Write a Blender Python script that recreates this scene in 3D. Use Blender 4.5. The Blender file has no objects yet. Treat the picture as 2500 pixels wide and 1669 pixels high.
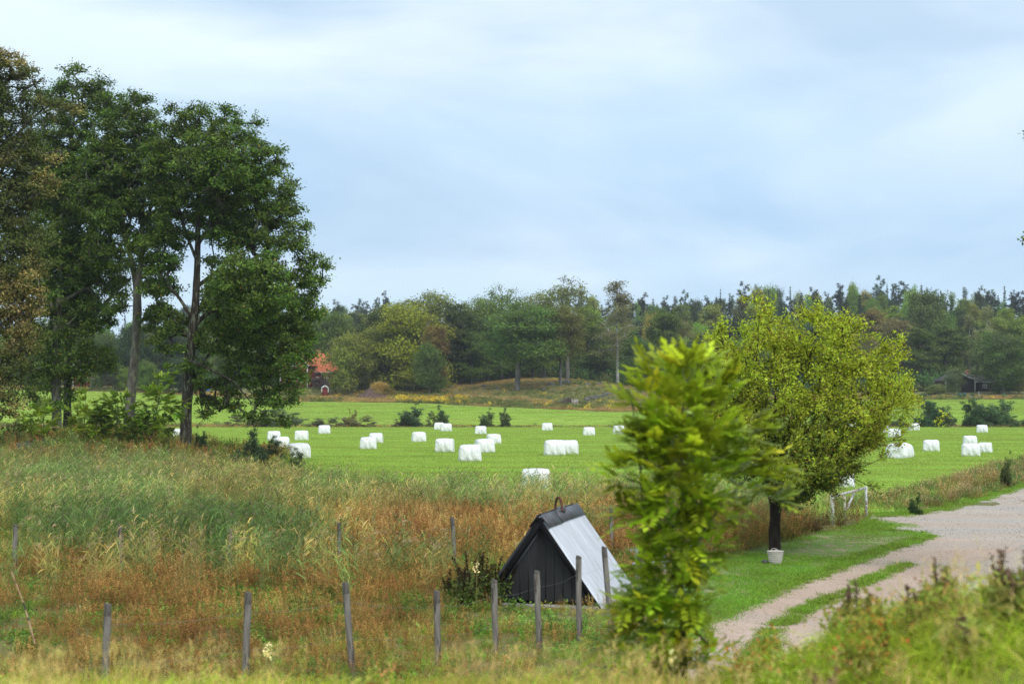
import bpy, math, random
import numpy as np
from mathutils import Vector, Matrix
from mathutils.geometry import tessellate_polygon

rng = np.random.default_rng(7)
random.seed(7)
sc = bpy.context.scene
COL = sc.collection
FPX = 3472.0; CAMZ = 4.1; PITCH = math.atan(140.5 / FPX)
cP, sP = math.cos(PITCH), math.sin(PITCH)

# ---------------------------------------------------------------- measured points
def P(px, py, Y):
    """point at depth Y (world y) seen at photo pixel px,py (2500x1669)"""
    a, b = (px - 1250.0), (834.5 - py)
    dy = FPX * cP - b * sP; dz = FPX * sP + b * cP
    t = Y / dy
    return Vector((a * t, Y, CAMZ + dz * t))
def G(px, py, h=0.0):
    a, b = (px - 1250.0), (834.5 - py)
    dy = FPX * cP - b * sP; dz = FPX * sP + b * cP
    t = (h - CAMZ) / dz
    return (a * t, dy * t)

# ---------------------------------------------------------------- noise / terrain
_tab = np.random.default_rng(3).random((256, 256))
def vnoise(x, y):
    x = np.asarray(x, float); y = np.asarray(y, float)
    xi = np.floor(x).astype(int); yi = np.floor(y).astype(int)
    fx = x - xi; fy = y - yi
    fx = fx * fx * (3 - 2 * fx); fy = fy * fy * (3 - 2 * fy)
    a = _tab[xi & 255, yi & 255]; b = _tab[(xi + 1) & 255, yi & 255]
    c = _tab[xi & 255, (yi + 1) & 255]; d = _tab[(xi + 1) & 255, (yi + 1) & 255]
    return (a * (1 - fx) + b * fx) * (1 - fy) + (c * (1 - fx) + d * fx) * fy
def fbm(x, y, o=3):
    s = 0; a = .5; t = 0
    for i in range(o):
        s = s + a * vnoise(np.asarray(x) * 2 ** i + 17.3 * i, np.asarray(y) * 2 ** i + 9.1 * i); t += a; a *= .5
    return s / t
def sst(a, b, v):
    t = np.clip((v - a) / (b - a), 0, 1); return t * t * (3 - 2 * t)

ZF_U = [-900, 0, 300, 500, 700, 1100, 1500, 1800, 2050, 3400]
ZF_Z = [6.4, 6.4, 6.0, 5.0, 3.8, 4.6, 5.2, 4.6, 4.4, 4.6]
YF_Y = [287, 287, 287, 288, 288, 264, 243, 252, 284, 290]
def Uof(x, y): return 1250 + FPX * np.asarray(x, float) / np.maximum(np.asarray(y, float), 1.0)
def far_limit(u): return np.interp(u, ZF_U, YF_Y)
NEAR_U = [-900, 0, 430, 560, 700, 860, 1000, 1500, 1900, 2060, 2180, 2300, 2500, 2800, 3400]
NEAR_Y = [97, 97, 88, 80, 70, 61, 56, 56, 50, 50, 53, 60, 78, 100, 130]
def near_limit(u): return np.interp(u, NEAR_U, NEAR_Y)
def H(x, y):
    x = np.asarray(x, float); y = np.asarray(y, float)
    u = Uof(x, y)
    zf = np.interp(u, ZF_U, ZF_Z)
    t = np.clip((y - 214) / 78, 0, 2.2)
    z = zf * np.minimum(t, 1.0) * sst(0, .2, t)
    z = z + np.interp(u, [0, 500, 700, 900, 1150, 2000, 2300], [.6, 1.4, 3.0, 2.6, 0, 0, 1.5]) * sst(287, 312, y)
    z = z + 17 * sst(300, 580, y) * np.interp(u, [0, 500, 900, 1600, 2500], [.35, .5, .8, 1.0, 1.05])
    z = z + 3.6 * np.exp(-((x - 6) / 26.0) ** 2) * sst(255, 318, y) * (1 - sst(350, 420, y))
    z = z + 2.2 * (fbm(x / 60, y / 60) - .5) * sst(290, 330, y)
    # earth bank in front of the camera
    s = sst(18.5, 10.0, y) if False else 1 - sst(10.0, 18.5, y)
    top = 1.85 + 0.72 * sst(1.2, 3.3, x * np.interp(y, [0, 8, 20], [1.0, 1.0, .75]))
    z = z + top * s
    # low knoll under the oaks on the left
    z = z + 1.5 * np.exp(-((x + 27) / 9.5) ** 2 - ((y - 86) / 11) ** 2)
    z = z + 0.9 * np.exp(-((x + 22) / 3.5) ** 2 - ((y - 83) / 5) ** 2) * .6
    z = z - 0.35 * np.exp(-((y - 211.5) / 1.6) ** 2)
    return z

def poly_in(poly, x, y):
    inside = np.zeros(np.shape(x), bool)
    n = len(poly); j = n - 1
    for i in range(n):
        xi, yi = poly[i]; xj, yj = poly[j]
        c = ((yi > y) != (yj > y)) & (x < (xj - xi) * (y - yi) / ((yj - yi) + 1e-12) + xi)
        inside ^= c; j = i
    return inside

# ---------------------------------------------------------------- mesh helpers
class Acc:
    def __init__(s): s.v = []; s.f = []; s.c = []; s.m = []; s.n = 0
    def add(s, v, f, c=None, m=0):
        v = np.asarray(v, np.float32).reshape(-1, 3)
        if len(v) == 0: return
        f = np.asarray(f, np.int32)
        s.v.append(v); s.f.append(f + s.n); s.n += len(v)
        if c is None: c = (1, 1, 1)
        c = np.asarray(c, np.float32)
        if c.ndim == 1: c = np.tile(c, (len(v), 1))
        s.c.append(c); s.m.append(np.full(len(f), m, np.int32))
    def mesh(s, name, mats, smooth=False):
        me = bpy.data.meshes.new(name)
        v = np.concatenate(s.v); c = np.concatenate(s.c)
        me.vertices.add(len(v)); me.vertices.foreach_set('co', v.ravel())
        loops = np.concatenate([f.ravel() for f in s.f])
        tot = np.concatenate([np.full(len(f), f.shape[1], np.int32) for f in s.f])
        st = np.concatenate([[0], np.cumsum(tot)[:-1]]).astype(np.int32)
        me.loops.add(len(loops)); me.loops.foreach_set('vertex_index', loops)
        me.polygons.add(len(tot)); me.polygons.foreach_set('loop_start', st); me.polygons.foreach_set('loop_total', tot)
        me.polygons.foreach_set('material_index', np.concatenate(s.m))
        if smooth: me.polygons.foreach_set('use_smooth', np.ones(len(tot), bool))
        a = me.attributes.new('Col', 'FLOAT_COLOR', 'POINT')
        a.data.foreach_set('color', np.concatenate([c, np.ones((len(c), 1), np.float32)], 1).astype(np.float32).ravel())
        for m in (mats if isinstance(mats, (list, tuple)) else [mats]): me.materials.append(m)
        me.update(); me.validate()
        return me

def link(name, me, parent=None, loc=(0, 0, 0), rz=0.0):
    o = bpy.data.objects.new(name, me); COL.objects.link(o)
    o.location = loc; o.rotation_euler = (0, 0, rz)
    if parent is not None: o.parent = parent
    return o
def tag(o, label=None, cat=None, group=None, kind=None):
    if label: o['label'] = label
    if cat: o['category'] = cat
    if group: o['group'] = group
    if kind: o['kind'] = kind
    return o
def thing(name, loc, label, cat, group=None, rz=0.0):
    o = bpy.data.objects.new(name, None); COL.objects.link(o)
    o.location = loc; o.rotation_euler = (0, 0, rz); o.empty_display_size = .2
    return tag(o, label, cat, group)
def copy_tree(root, loc, rz, label, group=None, scale=None, color=None):
    r = root.copy(); COL.objects.link(r); r.location = loc; r.rotation_euler = (0, 0, rz)
    if scale is not None: r.scale = scale
    r['label'] = label
    if group: r['group'] = group
    for ch in root.children:
        c = ch.copy(); COL.objects.link(c); c.parent = r
        if color is not None and c.name.startswith('crown'): c.color = (*color, 1)
        for g in ch.children:
            d = g.copy(); COL.objects.link(d); d.parent = c
    return r

BOXF = np.array([[0, 3, 2, 1], [4, 5, 6, 7], [0, 1, 5, 4], [1, 2, 6, 5], [2, 3, 7, 6], [3, 0, 4, 7]])
def box(acc, x0, x1, y0, y1, z0, z1, c=(1, 1, 1), m=0, M=None):
    v = np.array([[x0, y0, z0], [x1, y0, z0], [x1, y1, z0], [x0, y1, z0], [x0, y0, z1], [x1, y0, z1], [x1, y1, z1], [x0, y1, z1]], float)
    if M is not None: v = np.array([list(M @ Vector(p)) for p in v])
    acc.add(v, BOXF, c, m)
def beam(acc, a, b, w, h, c=(1, 1, 1), m=0):
    a = Vector(a); b = Vector(b); d = b - a; L = d.length
    q = d.to_track_quat('Y', 'Z'); M = Matrix.Translation(a) @ q.to_matrix().to_4x4()
    box(acc, -w / 2, w / 2, 0, L, -h / 2, h / 2, c, m, M)
def prism(acc, pts, y0, y1, c=(1, 1, 1), m=0):
    """extrude an x-z outline along y"""
    n = len(pts)
    v = [(x, y0, z) for x, z in pts] + [(x, y1, z) for x, z in pts]
    f = [[i, (i + 1) % n, n + (i + 1) % n, n + i] for i in range(n)]
    acc.add(v, f, c, m)
    acc.add([(x, y0, z) for x, z in pts], [list(range(n))], c, m)
    acc.add([(x, y1, z) for x, z in pts], [list(range(n))[::-1]], c, m)
def tube(acc, pts, rad, k=8, c=(1, 1, 1), m=0, cap=True, jit=0.0):
    pts = np.asarray(pts, float); n = len(pts)
    rad = np.broadcast_to(np.asarray(rad, float), (n,))
    d = np.gradient(pts, axis=0); d /= np.linalg.norm(d, axis=1)[:, None] + 1e-9
    ref = np.array([1, 0.13, 0.07]) if abs(d[:, 0]).mean() < .7 else np.array([.1, .1, 1.0])
    s = np.cross(d, ref); s /= np.linalg.norm(s, axis=1)[:, None] + 1e-9
    t = np.cross(d, s)
    a = np.arange(k) * 2 * math.pi / k
    R = rad[:, None] * (1 + jit * (rng.random((n, k)) - .5))
    v = pts[:, None] + R[:, :, None] * (np.cos(a)[None, :, None] * s[:, None] + np.sin(a)[None, :, None] * t[:, None])
    i = np.arange(n - 1)[:, None] * k; j = np.arange(k)[None]
    f = np.stack([i + j, i + (j + 1) % k, i + k + (j + 1) % k, i + k + j], -1).reshape(-1, 4)
    acc.add(v.reshape(-1, 3), f, c, m)
    if cap:
        acc.add(v[-1], [list(range(k))], c, m); acc.add(v[0], [list(range(k))[::-1]], c, m)

def unit(v): return v / (np.linalg.norm(v, axis=-1, keepdims=True) + 1e-9)
def rdir(n): return unit(rng.normal(size=(n, 3)))

def leaves(acc, p, size, col, up=0.5, out=None, asp=.55, m=0):
    """kite shaped leaf per point"""
    n = len(p)
    if n == 0: return
    nrm = rdir(n) + np.array([0, 0, up])
    if out is not None: nrm = nrm + out * .6
    nrm = unit(nrm)
    t = unit(np.cross(nrm, rdir(n))); b = np.cross(nrm, t)
    s = size * (0.7 + .6 * rng.random(n)) if np.isscalar(size) else size
    s = s[:, None]
    v = np.stack([p - t * s * .5, p + b * s * asp * .5 - nrm * s * .08, p + t * s * .5, p - b * s * asp * .5 - nrm * s * .08], 1)
    f = np.arange(4 * n).reshape(n, 4)
    acc.add(v.reshape(-1, 3), f, np.repeat(np.broadcast_to(col, (n, 3)), 4, 0), m)

def strips(acc, s0, d, L, w, droop, c0, c1, segs=3, m=0, wtip=.08):
    """bent grass blades / reed leaves: start, unit dir, length, width, droop"""
    n = len(s0); L = np.broadcast_to(L, (n,)); w = np.broadcast_to(w, (n,)); droop = np.broadcast_to(droop, (n,))
    t = np.linspace(0, 1, segs + 1)
    p = s0[:, None] + d[:, None] * (L[:, None] * t[None])[:, :, None]
    h = d * [1, 1, 0]; h = unit(h + rng.normal(size=(n, 3)) * [.02, .02, 0])
    q = (L * droop)[:, None] * (t ** 2)[None]
    p = p + h[:, None] * (q * .5)[:, :, None]; p[:, :, 2] -= q
    side = unit(np.cross(d, rdir(n)))
    W = w[:, None] * (np.sin(np.clip(t * .85 + .15, 0, 1) * math.pi) ** .6 * (1 - wtip) + wtip)[None] * .5
    v = np.stack([p - side[:, None] * W[:, :, None], p + side[:, None] * W[:, :, None]], 2)
    base = np.arange(n)[:, None] * (2 * (segs + 1)) + np.arange(segs)[None] * 2
    f = np.stack([base, base + 1, base + 3, base + 2], -1).reshape(-1, 4)
    c0 = np.broadcast_to(c0, (n, 3)); c1 = np.broadcast_to(c1, (n, 3))
    c = c0[:, None] * (1 - t)[None, :, None] + c1[:, None] * t[None, :, None]
    acc.add(v.reshape(-1, 3), f, np.repeat(c, 2, 1).reshape(-1, 3), m)
def cvar(base, n, v=.25, h=.1):
    c = np.array(base)[None] * (1 + v * (rng.random((n, 1)) * 2 - 1)) * (1 + h * (rng.random((n, 3)) * 2 - 1))
    return c
def pick(cols, n, p=None):
    return np.array(cols)[rng.choice(len(cols), n, p=p)]

# ---------------------------------------------------------------- materials
def nt(m): m.use_nodes = True; t = m.node_tree; t.nodes.clear(); return t, t.nodes, t.links
def N(nodes, typ, **k):
    n = nodes.new(typ)
    for a, b in k.items(): setattr(n, a, b)
    return n
def mixc(nd, lk, fac, a, b, blend='MIX'):
    x = N(nd, 'ShaderNodeMix', data_type='RGBA', blend_type=blend)
    for s, v in ((0, fac), (6, a), (7, b)):
        if hasattr(v, 'is_output'): lk.new(v, x.inputs[s])
        elif s == 0: x.inputs[0].default_value = v
        else: x.inputs[s].default_value = (*v[:3], 1)
    return x.outputs[2]
def noise(nd, lk, vec, scale, detail=4, rough=.55, dist=0):
    n = N(nd, 'ShaderNodeTexNoise'); n.inputs['Scale'].default_value = scale; n.inputs['Detail'].default_value = detail
    n.inputs['Roughness'].default_value = rough; n.inputs['Distortion'].default_value = dist
    if vec is not None: lk.new(vec, n.inputs['Vector'])
    return n.outputs['Fac']
def ramp(nd, lk, fac, stops):
    r = N(nd, 'ShaderNodeValToRGB'); e = r.color_ramp.elements
    while len(e) < len(stops): e.new(.5)
    for i, (p, c) in enumerate(stops):
        e[i].position = p; e[i].color = (*c, 1) if len(c) == 3 else c
    lk.new(fac, r.inputs['Fac']); return r.outputs['Color']
def mapping(nd, lk, vec, scale=(1, 1, 1), rot=(0, 0, 0), loc=(0, 0, 0)):
    m = N(nd, 'ShaderNodeMapping'); m.inputs['Scale'].default_value = scale; m.inputs['Rotation'].default_value = rot
    m.inputs['Location'].default_value = loc
    lk.new(vec, m.inputs['Vector']); return m.outputs['Vector']

def foliage(name, objcol=False, trans=.3, jitter=.25, nscale=.35, namp=.3, rough=.6, spec=.25, tint=(1, 1, 1), stretch=None):
    m = bpy.data.materials.new(name); t, nd, lk = nt(m)
    at = N(nd, 'ShaderNodeAttribute', attribute_name='Col')
    col = at.outputs['Color']
    oi = N(nd, 'ShaderNodeObjectInfo')
    if objcol: col = mixc(nd, lk, 1.0, col, oi.outputs['Color'], 'MULTIPLY')
    if tint != (1, 1, 1): col = mixc(nd, lk, 1.0, col, tint, 'MULTIPLY')
    geo = N(nd, 'ShaderNodeNewGeometry')
    pv_ = geo.outputs['Position'] if stretch is None else mapping(nd, lk, geo.outputs['Position'], stretch)
    nz = noise(nd, lk, pv_, nscale, 2)
    hsv = N(nd, 'ShaderNodeHueSaturation'); lk.new(col, hsv.inputs['Color'])
    mr = N(nd, 'ShaderNodeMapRange'); lk.new(oi.outputs['Random'], mr.inputs['Value'])
    mr.inputs['To Min'].default_value = 1 - jitter; mr.inputs['To Max'].default_value = 1 + jitter
    mr2 = N(nd, 'ShaderNodeMapRange'); lk.new(nz, mr2.inputs['Value'])
    mr2.inputs['From Min'].default_value = .3; mr2.inputs['From Max'].default_value = .7
    mr2.inputs['To Min'].default_value = 1 - namp; mr2.inputs['To Max'].default_value = 1 + namp
    mu = N(nd, 'ShaderNodeMath', operation='MULTIPLY'); lk.new(mr.outputs[0], mu.inputs[0]); lk.new(mr2.outputs[0], mu.inputs[1])
    lk.new(mu.outputs[0], hsv.inputs['Value'])
    mr3 = N(nd, 'ShaderNodeMapRange'); lk.new(nz, mr3.inputs['Value'])
    mr3.inputs['From Min'].default_value = .3; mr3.inputs['From Max'].default_value = .7
    mr3.inputs['To Min'].default_value = .485; mr3.inputs['To Max'].default_value = .515
    lk.new(mr3.outputs[0], hsv.inputs['Hue'])
    b = N(nd, 'ShaderNodeBsdfPrincipled'); lk.new(hsv.outputs[0], b.inputs['Base Color'])
    b.inputs['Roughness'].default_value = rough; b.inputs['Specular IOR Level'].default_value = spec
    out = N(nd, 'ShaderNodeOutputMaterial')
    if trans > 0:
        tr = N(nd, 'ShaderNodeBsdfTranslucent'); lk.new(hsv.outputs[0], tr.inputs['Color'])
        mx = N(nd, 'ShaderNodeMixShader'); mx.inputs[0].default_value = trans
        lk.new(b.outputs[0], mx.inputs[1]); lk.new(tr.outputs[0], mx.inputs[2]); lk.new(mx.outputs[0], out.inputs[0])
    else: lk.new(b.outputs[0], out.inputs[0])
    return m

def surf(name, c0, c1, scale=3.0, detail=5, rough=.8, bump=.2, bscale=None, bdist=.02, stretch=(1, 1, 1), coord='Object', c2=None, s2=20, spec=.3, metal=0):
    """two-tone noisy material with bump"""
    m = bpy.data.materials.new(name); t, nd, lk = nt(m)
    tc = N(nd, 'ShaderNodeTexCoord')
    v = mapping(nd, lk, tc.outputs[coord], stretch)
    n1 = noise(nd, lk, v, scale, detail)
    col = ramp(nd, lk, n1, [(.35, c0), (.65, c1)])
    if c2 is not None:
        n2 = noise(nd, lk, v, s2, 3)
        f = ramp(nd, lk, n2, [(.52, (0, 0, 0)), (.6, (1, 1, 1))])
        col = mixc(nd, lk, f, col, c2)
    b = N(nd, 'ShaderNodeBsdfPrincipled'); lk.new(col, b.inputs['Base Color'])
    b.inputs['Roughness'].default_value = rough; b.inputs['Specular IOR Level'].default_value = spec
    b.inputs['Metallic'].default_value = metal
    if bump:
        n3 = noise(nd, lk, v, bscale or scale * 4, 5)
        bp = N(nd, 'ShaderNodeBump'); bp.inputs['Strength'].default_value = bump; bp.inputs['Distance'].default_value = bdist
        lk.new(n3, bp.inputs['Height']); lk.new(bp.outputs[0], b.inputs['Normal'])
    out = N(nd, 'ShaderNodeOutputMaterial'); lk.new(b.outputs[0], out.inputs[0])
    return m

M_leaf = foliage('oak_leaves', trans=.4, jitter=.05, nscale=.5, namp=.22)
M_far = foliage('far_leaves', objcol=True, jitter=.12, nscale=.12, namp=.25, trans=.42)
M_apple = foliage('apple_leaves', jitter=.0, nscale=1.2, namp=.2, trans=.35)
M_ash = foliage('ash_leaves', jitter=0, nscale=3.0, namp=.25, trans=.5, rough=.45, spec=.4)
M_reed = foliage('reed_blades', tint=(2.0, 1.95, 1.45), jitter=.28, nscale=.25, namp=.28, trans=.25)
M_herb = foliage('herb_blades', spec=.08, tint=(1.85, 1.75, 1.35), jitter=.28, nscale=.3, namp=.25, trans=.25)
M_field = foliage('meadow_blades', jitter=.08, nscale=.3, stretch=(.1, 1, 1), namp=.22, trans=.3)
M_grass = foliage('lawn_blades', jitter=.12, nscale=.5, namp=.2, trans=.3)
M_bark = surf('oak_bark', (.025, .019, .014), (.065, .052, .04), 3, 6, .95, 1.0, 9, .06, (1.5, 1.5, .35), c2=(.15, .16, .11), s2=5)
M_barkg = surf('ash_bark', (.10, .09, .075), (.20, .18, .15), 3, 6, .95, .8, 9, .05, (1.5, 1.5, .5), c2=(.24, .25, .17), s2=4)
M_barkd = surf('dark_bark', (.018, .013, .01), (.05, .036, .028), 8, 6, .95, 1.0, 30, .03, (1.5, 1.5, .35))
M_barkf = surf('far_bark', (.10, .095, .085), (.20, .19, .17), 2, 3, .95, 0, None, 0, (1.5, 1.5, .3))
M_barkb = surf('birch_bark', (.45, .44, .42), (.6, .58, .55), 2, 4, .9, 0, None, 0, (1, 1, 2), c2=(.06, .05, .05), s2=3)
M_barkp = surf('pine_bark', (.06, .045, .035), (.12, .08, .055), 2, 4, .95, 0, None, 0)
M_post = surf('weathered_post', (.16, .14, .125), (.30, .275, .25), 6, 6, .9, .6, 40, .006, (4, 4, .35), c2=(.09, .075, .065), s2=5)
M_postd = surf('tarred_post_top', (.07, .062, .056), (.15, .135, .12), 8, 4, .9, .4, 40, .006, (3, 3, .5))
M_stone = surf('field_stone', (.10, .10, .095), (.22, .215, .205), 3, 6, .9, .8, 10, .05, c2=(.07, .08, .045), s2=2.5)

# ---------------------------------------------------------------- scatter of ground cover
def scatter(name, protos, xy, z=None, scl=None, tilt=.1, label='', cat='', yaw=None, idx=None):
    n = len(xy)
    if z is None: z = H(xy[:, 0], xy[:, 1]) - .02
    me = bpy.data.meshes.new(name); me.vertices.add(n)
    me.vertices.foreach_set('co', np.column_stack([xy, z]).astype(np.float32).ravel())
    rot = np.column_stack([rng.normal(0, tilt, n), rng.normal(0, tilt, n), rng.random(n) * 6.283 if yaw is None else yaw]).astype(np.float32)
    if scl is None: scl = .8 + .45 * rng.random(n)
    a = me.attributes.new('rot', 'FLOAT_VECTOR', 'POINT'); a.data.foreach_set('vector', rot.ravel())
    a = me.attributes.new('scl', 'FLOAT', 'POINT'); a.data.foreach_set('value', np.asarray(scl, np.float32))
    if idx is None: idx = rng.integers(0, len(protos), n)
    a = me.attributes.new('idx', 'INT', 'POINT'); a.data.foreach_set('value', np.asarray(idx, np.int32))
    cc = bpy.data.collections.new(name + '_kinds')
    for i, (pm) in enumerate(protos):
        o = bpy.data.objects.new('%s_%02d' % (name, i), pm); cc.objects.link(o)
    ng = bpy.data.node_groups.new(name, 'GeometryNodeTree')
    ng.interface.new_socket('Geometry', in_out='INPUT', socket_type='NodeSocketGeometry')
    ng.interface.new_socket('Geometry', in_out='OUTPUT', socket_type='NodeSocketGeometry')
    nd, lk = ng.nodes, ng.links
    gi = nd.new('NodeGroupInput'); go = nd.new('NodeGroupOutput')
    ci = nd.new('GeometryNodeCollectionInfo'); ci.inputs['Collection'].default_value = cc
    ci.inputs['Separate Children'].default_value = True; ci.inputs['Reset Children'].default_value = True
    ip = nd.new('GeometryNodeInstanceOnPoints'); ip.inputs['Pick Instance'].default_value = True
    def na(nm, ty):
        x = nd.new('GeometryNodeInputNamedAttribute'); x.data_type = ty; x.inputs['Name'].default_value = nm; return x.outputs['Attribute']
    er = nd.new('FunctionNodeEulerToRotation')
    lk.new(gi.outputs[0], ip.inputs['Points']); lk.new(ci.outputs[0], ip.inputs['Instance'])
    lk.new(na('idx', 'INT'), ip.inputs['Instance Index'])
    lk.new(na('rot', 'FLOAT_VECTOR'), er.inputs[0]); lk.new(er.outputs[0], ip.inputs['Rotation'])
    lk.new(na('scl', 'FLOAT'), ip.inputs['Scale']); lk.new(ip.outputs[0], go.inputs[0])
    o = bpy.data.objects.new(name, me); COL.objects.link(o)
    md = o.modifiers.new('scatter', 'NODES'); md.node_group = ng
    return tag(o, label, cat, kind='stuff')

# ---- species
def proto_reed(green, n=9, plume=True, seed=0, h=(1.25, 1.8)):
    a = Acc()
    b = np.column_stack([rng.normal(0, .22, n), rng.normal(0, .22, n), np.zeros(n)])
    Ls = rng.uniform(*h, n); d = unit(np.column_stack([rng.normal(.06, .07, n), rng.normal(0, .07, n), np.ones(n)]))
    st = cvar((.26, .22, .12) if not green else (.16, .18, .07), n)
    strips(a, b, d, Ls, .009, .03, st * .8, st, 3, wtip=.5); 
    for k in range(7):
        t = .28 + .1 * k + rng.random(n) * .06
        s = b + d * (Ls * t)[:, None]
        az = rng.normal(0, .9, n) + (math.pi if k % 2 else 0) * .8
        ld = unit(np.column_stack([np.cos(az), np.sin(az), rng.uniform(1.0, 2.4, n)]))
        base = pick([(.085, .15, .05), (.13, .19, .065), (.11, .17, .075)], n) if green else pick([(.21, .22, .08), (.32, .25, .10), (.15, .19, .06)], n)
        c = base * (1 + .25 * rng.normal(size=(n, 1)))
        strips(a, s, ld, rng.uniform(.25, .48, n), rng.uniform(.014, .026, n), rng.uniform(.1, .55, n), c, c * [1.15, 1.05, .9], 3)
    if plume:
        m = int(n * .45); s = (b + d * (Ls * .97)[:, None])[:m]
        for k in range(9):
            az = rng.normal(.3, .7, m); ld = unit(np.column_stack([np.cos(az) * .5, np.sin(az) * .5, rng.uniform(.4, 1.2, m)]))
            strips(a, s - d[:m] * .12 * rng.random((m, 1)), ld, rng.uniform(.1, .2, m), .014, .5, cvar((.26, .19, .15), m), cvar((.33, .26, .2), m), 2)
    return a.mesh('reed_clump', M_reed)
def proto_grass(cols, n=70, h=(.4, .8), w=.006, r=.16, droop=(.15, .6), spread=.35, segs=3, seed_heads=0, mat=None):
    a = Acc()
    b = np.column_stack([rng.normal(0, r, n), rng.normal(0, r, n), np.zeros(n)])
    d = unit(np.column_stack([rng.normal(0, spread, n), rng.normal(0, spread, n), np.ones(n)]))
    c = pick(cols, n) * (1 + .2 * rng.normal(size=(n, 1)))
    c = np.clip(c, .005, 1)
    strips(a, b, d, rng.uniform(*h, n), w * rng.uniform(.7, 1.4, n), rng.uniform(*droop, n), c * .75, c * [1.12, 1.05, .95], segs)
    if seed_heads:
        m = seed_heads; i = rng.choice(n, m)
        dd = unit(d[i] * [.5, .5, 1]); L = rng.uniform(h[1] * .85, h[1] * 1.15, m)
        strips(a, b[i], dd, L, w * .6, .08, cvar((.34, .28, .12), m), cvar((.42, .34, .15), m), 3, wtip=.5)
        for k in range(6):
            strips(a, b[i] + dd * (L * (.8 + .03 * k))[:, None], unit(dd + rng.normal(0, .4, (m, 3))), .07, .009, .3, cvar((.42, .33, .15), m), cvar((.48, .38, .2), m), 1)
    return a.mesh('grass_clump', mat or M_herb)
def proto_rust(n=9, h=(.45, .85), leafc=None, top=None, dens=26, ls=.045, stem=(.12, .055, .03)):
    leafc = leafc or [(.20, .10, .04), (.26, .135, .05), (.15, .08, .035), (.22, .17, .05), (.12, .15, .04)]
    top = top or [(.27, .14, .06), (.35, .20, .085), (.19, .10, .05)]
    a = Acc()
    b = np.column_stack([rng.normal(0, .17, n), rng.normal(0, .17, n), np.zeros(n)])
    d = unit(np.column_stack([rng.normal(0, .14, n), rng.normal(0, .14, n), np.ones(n)])); L = rng.uniform(*h, n)
    strips(a, b, d, L, .007, .03, stem, stem, 2, wtip=.5)
    k = n * dens; i = np.repeat(np.arange(n), dens); t = .15 + .8 * rng.random(k) ** .8
    s = b[i] + d[i] * (L[i] * t)[:, None] + rng.normal(0, .045, (k, 3)) * (1.15 - t)[:, None] * 1.6
    leaves(a, s, ls, pick(leafc, k) * (1 + .2 * rng.normal(size=(k, 1))), up=.6, asp=.5)
    k2 = n * 16; i = np.repeat(np.arange(n), 16); t = .82 + .25 * rng.random(k2)
    s = b[i] + d[i] * (L[i] * t)[:, None] + rng.normal(0, .022, (k2, 3))
    leaves(a, s, ls * .6, pick(top, k2) * (1 + .2 * rng.normal(size=(k2, 1))), up=0, asp=.7)
    return a.mesh('herb_clump', M_herb)
def proto_leafy(cols, n=10, h=(.2, .45), ls=.08, dens=14, r=.16, asp=.6, top=None):
    a = Acc()
    b = np.column_stack([rng.normal(0, r, n), rng.normal(0, r, n), np.zeros(n)])
    d = unit(np.column_stack([rng.normal(0, .3, n), rng.normal(0, .3, n), np.ones(n)])); L = rng.uniform(*h, n)
    strips(a, b, d, L, .006, .05, np.array(cols[0]) * .8, np.array(cols[0]), 2, wtip=.5)
    k = n * dens; i = np.repeat(np.arange(n), dens); t = .15 + .85 * rng.random(k)
    s = b[i] + d[i] * (L[i] * t)[:, None] + rng.normal(0, ls * .6, (k, 3))
    leaves(a, s, ls, pick(cols, k) * (1 + .2 * rng.normal(size=(k, 1))), up=1.0, asp=asp)
    if top is not None:
        k = n * 12; i = np.repeat(np.arange(n), 12); t = .85 + .2 * rng.random(k)
        s = b[i] + d[i] * (L[i] * t)[:, None] + rng.normal(0, ls * .5, (k, 3))
        leaves(a, s, ls * .7, pick(top, k), up=.5, asp=.8)
    return a.mesh('leafy_clump', M_herb)
def proto_willow(n=26, h=(.9, 1.7), cols=((.14, .17, .06), (.2, .2, .07), (.11, .14, .05)), spread=.45):
    a = Acc()
    b = np.column_stack([rng.normal(0, .18, n), rng.normal(0, .18, n), np.zeros(n)])
    d = unit(np.column_stack([rng.normal(0, spread, n), rng.normal(0, spread, n), np.ones(n)])); L = rng.uniform(*h, n)
    strips(a, b, d, L, .01, .03, (.09, .06, .03), (.14, .1, .04), 2, wtip=.3)
    q = 46; k = n * q; i = np.repeat(np.arange(n), q); t = .2 + .8 * rng.random(k)
    s = b[i] + d[i] * (L[i] * t)[:, None]
    leaves(a, s + rng.normal(0, .025, (k, 3)), .055, pick(cols, k) * (1 + .2 * rng.normal(size=(k, 1))), up=.2, asp=.28)
    return a.mesh('willow_clump', M_herb)

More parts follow.
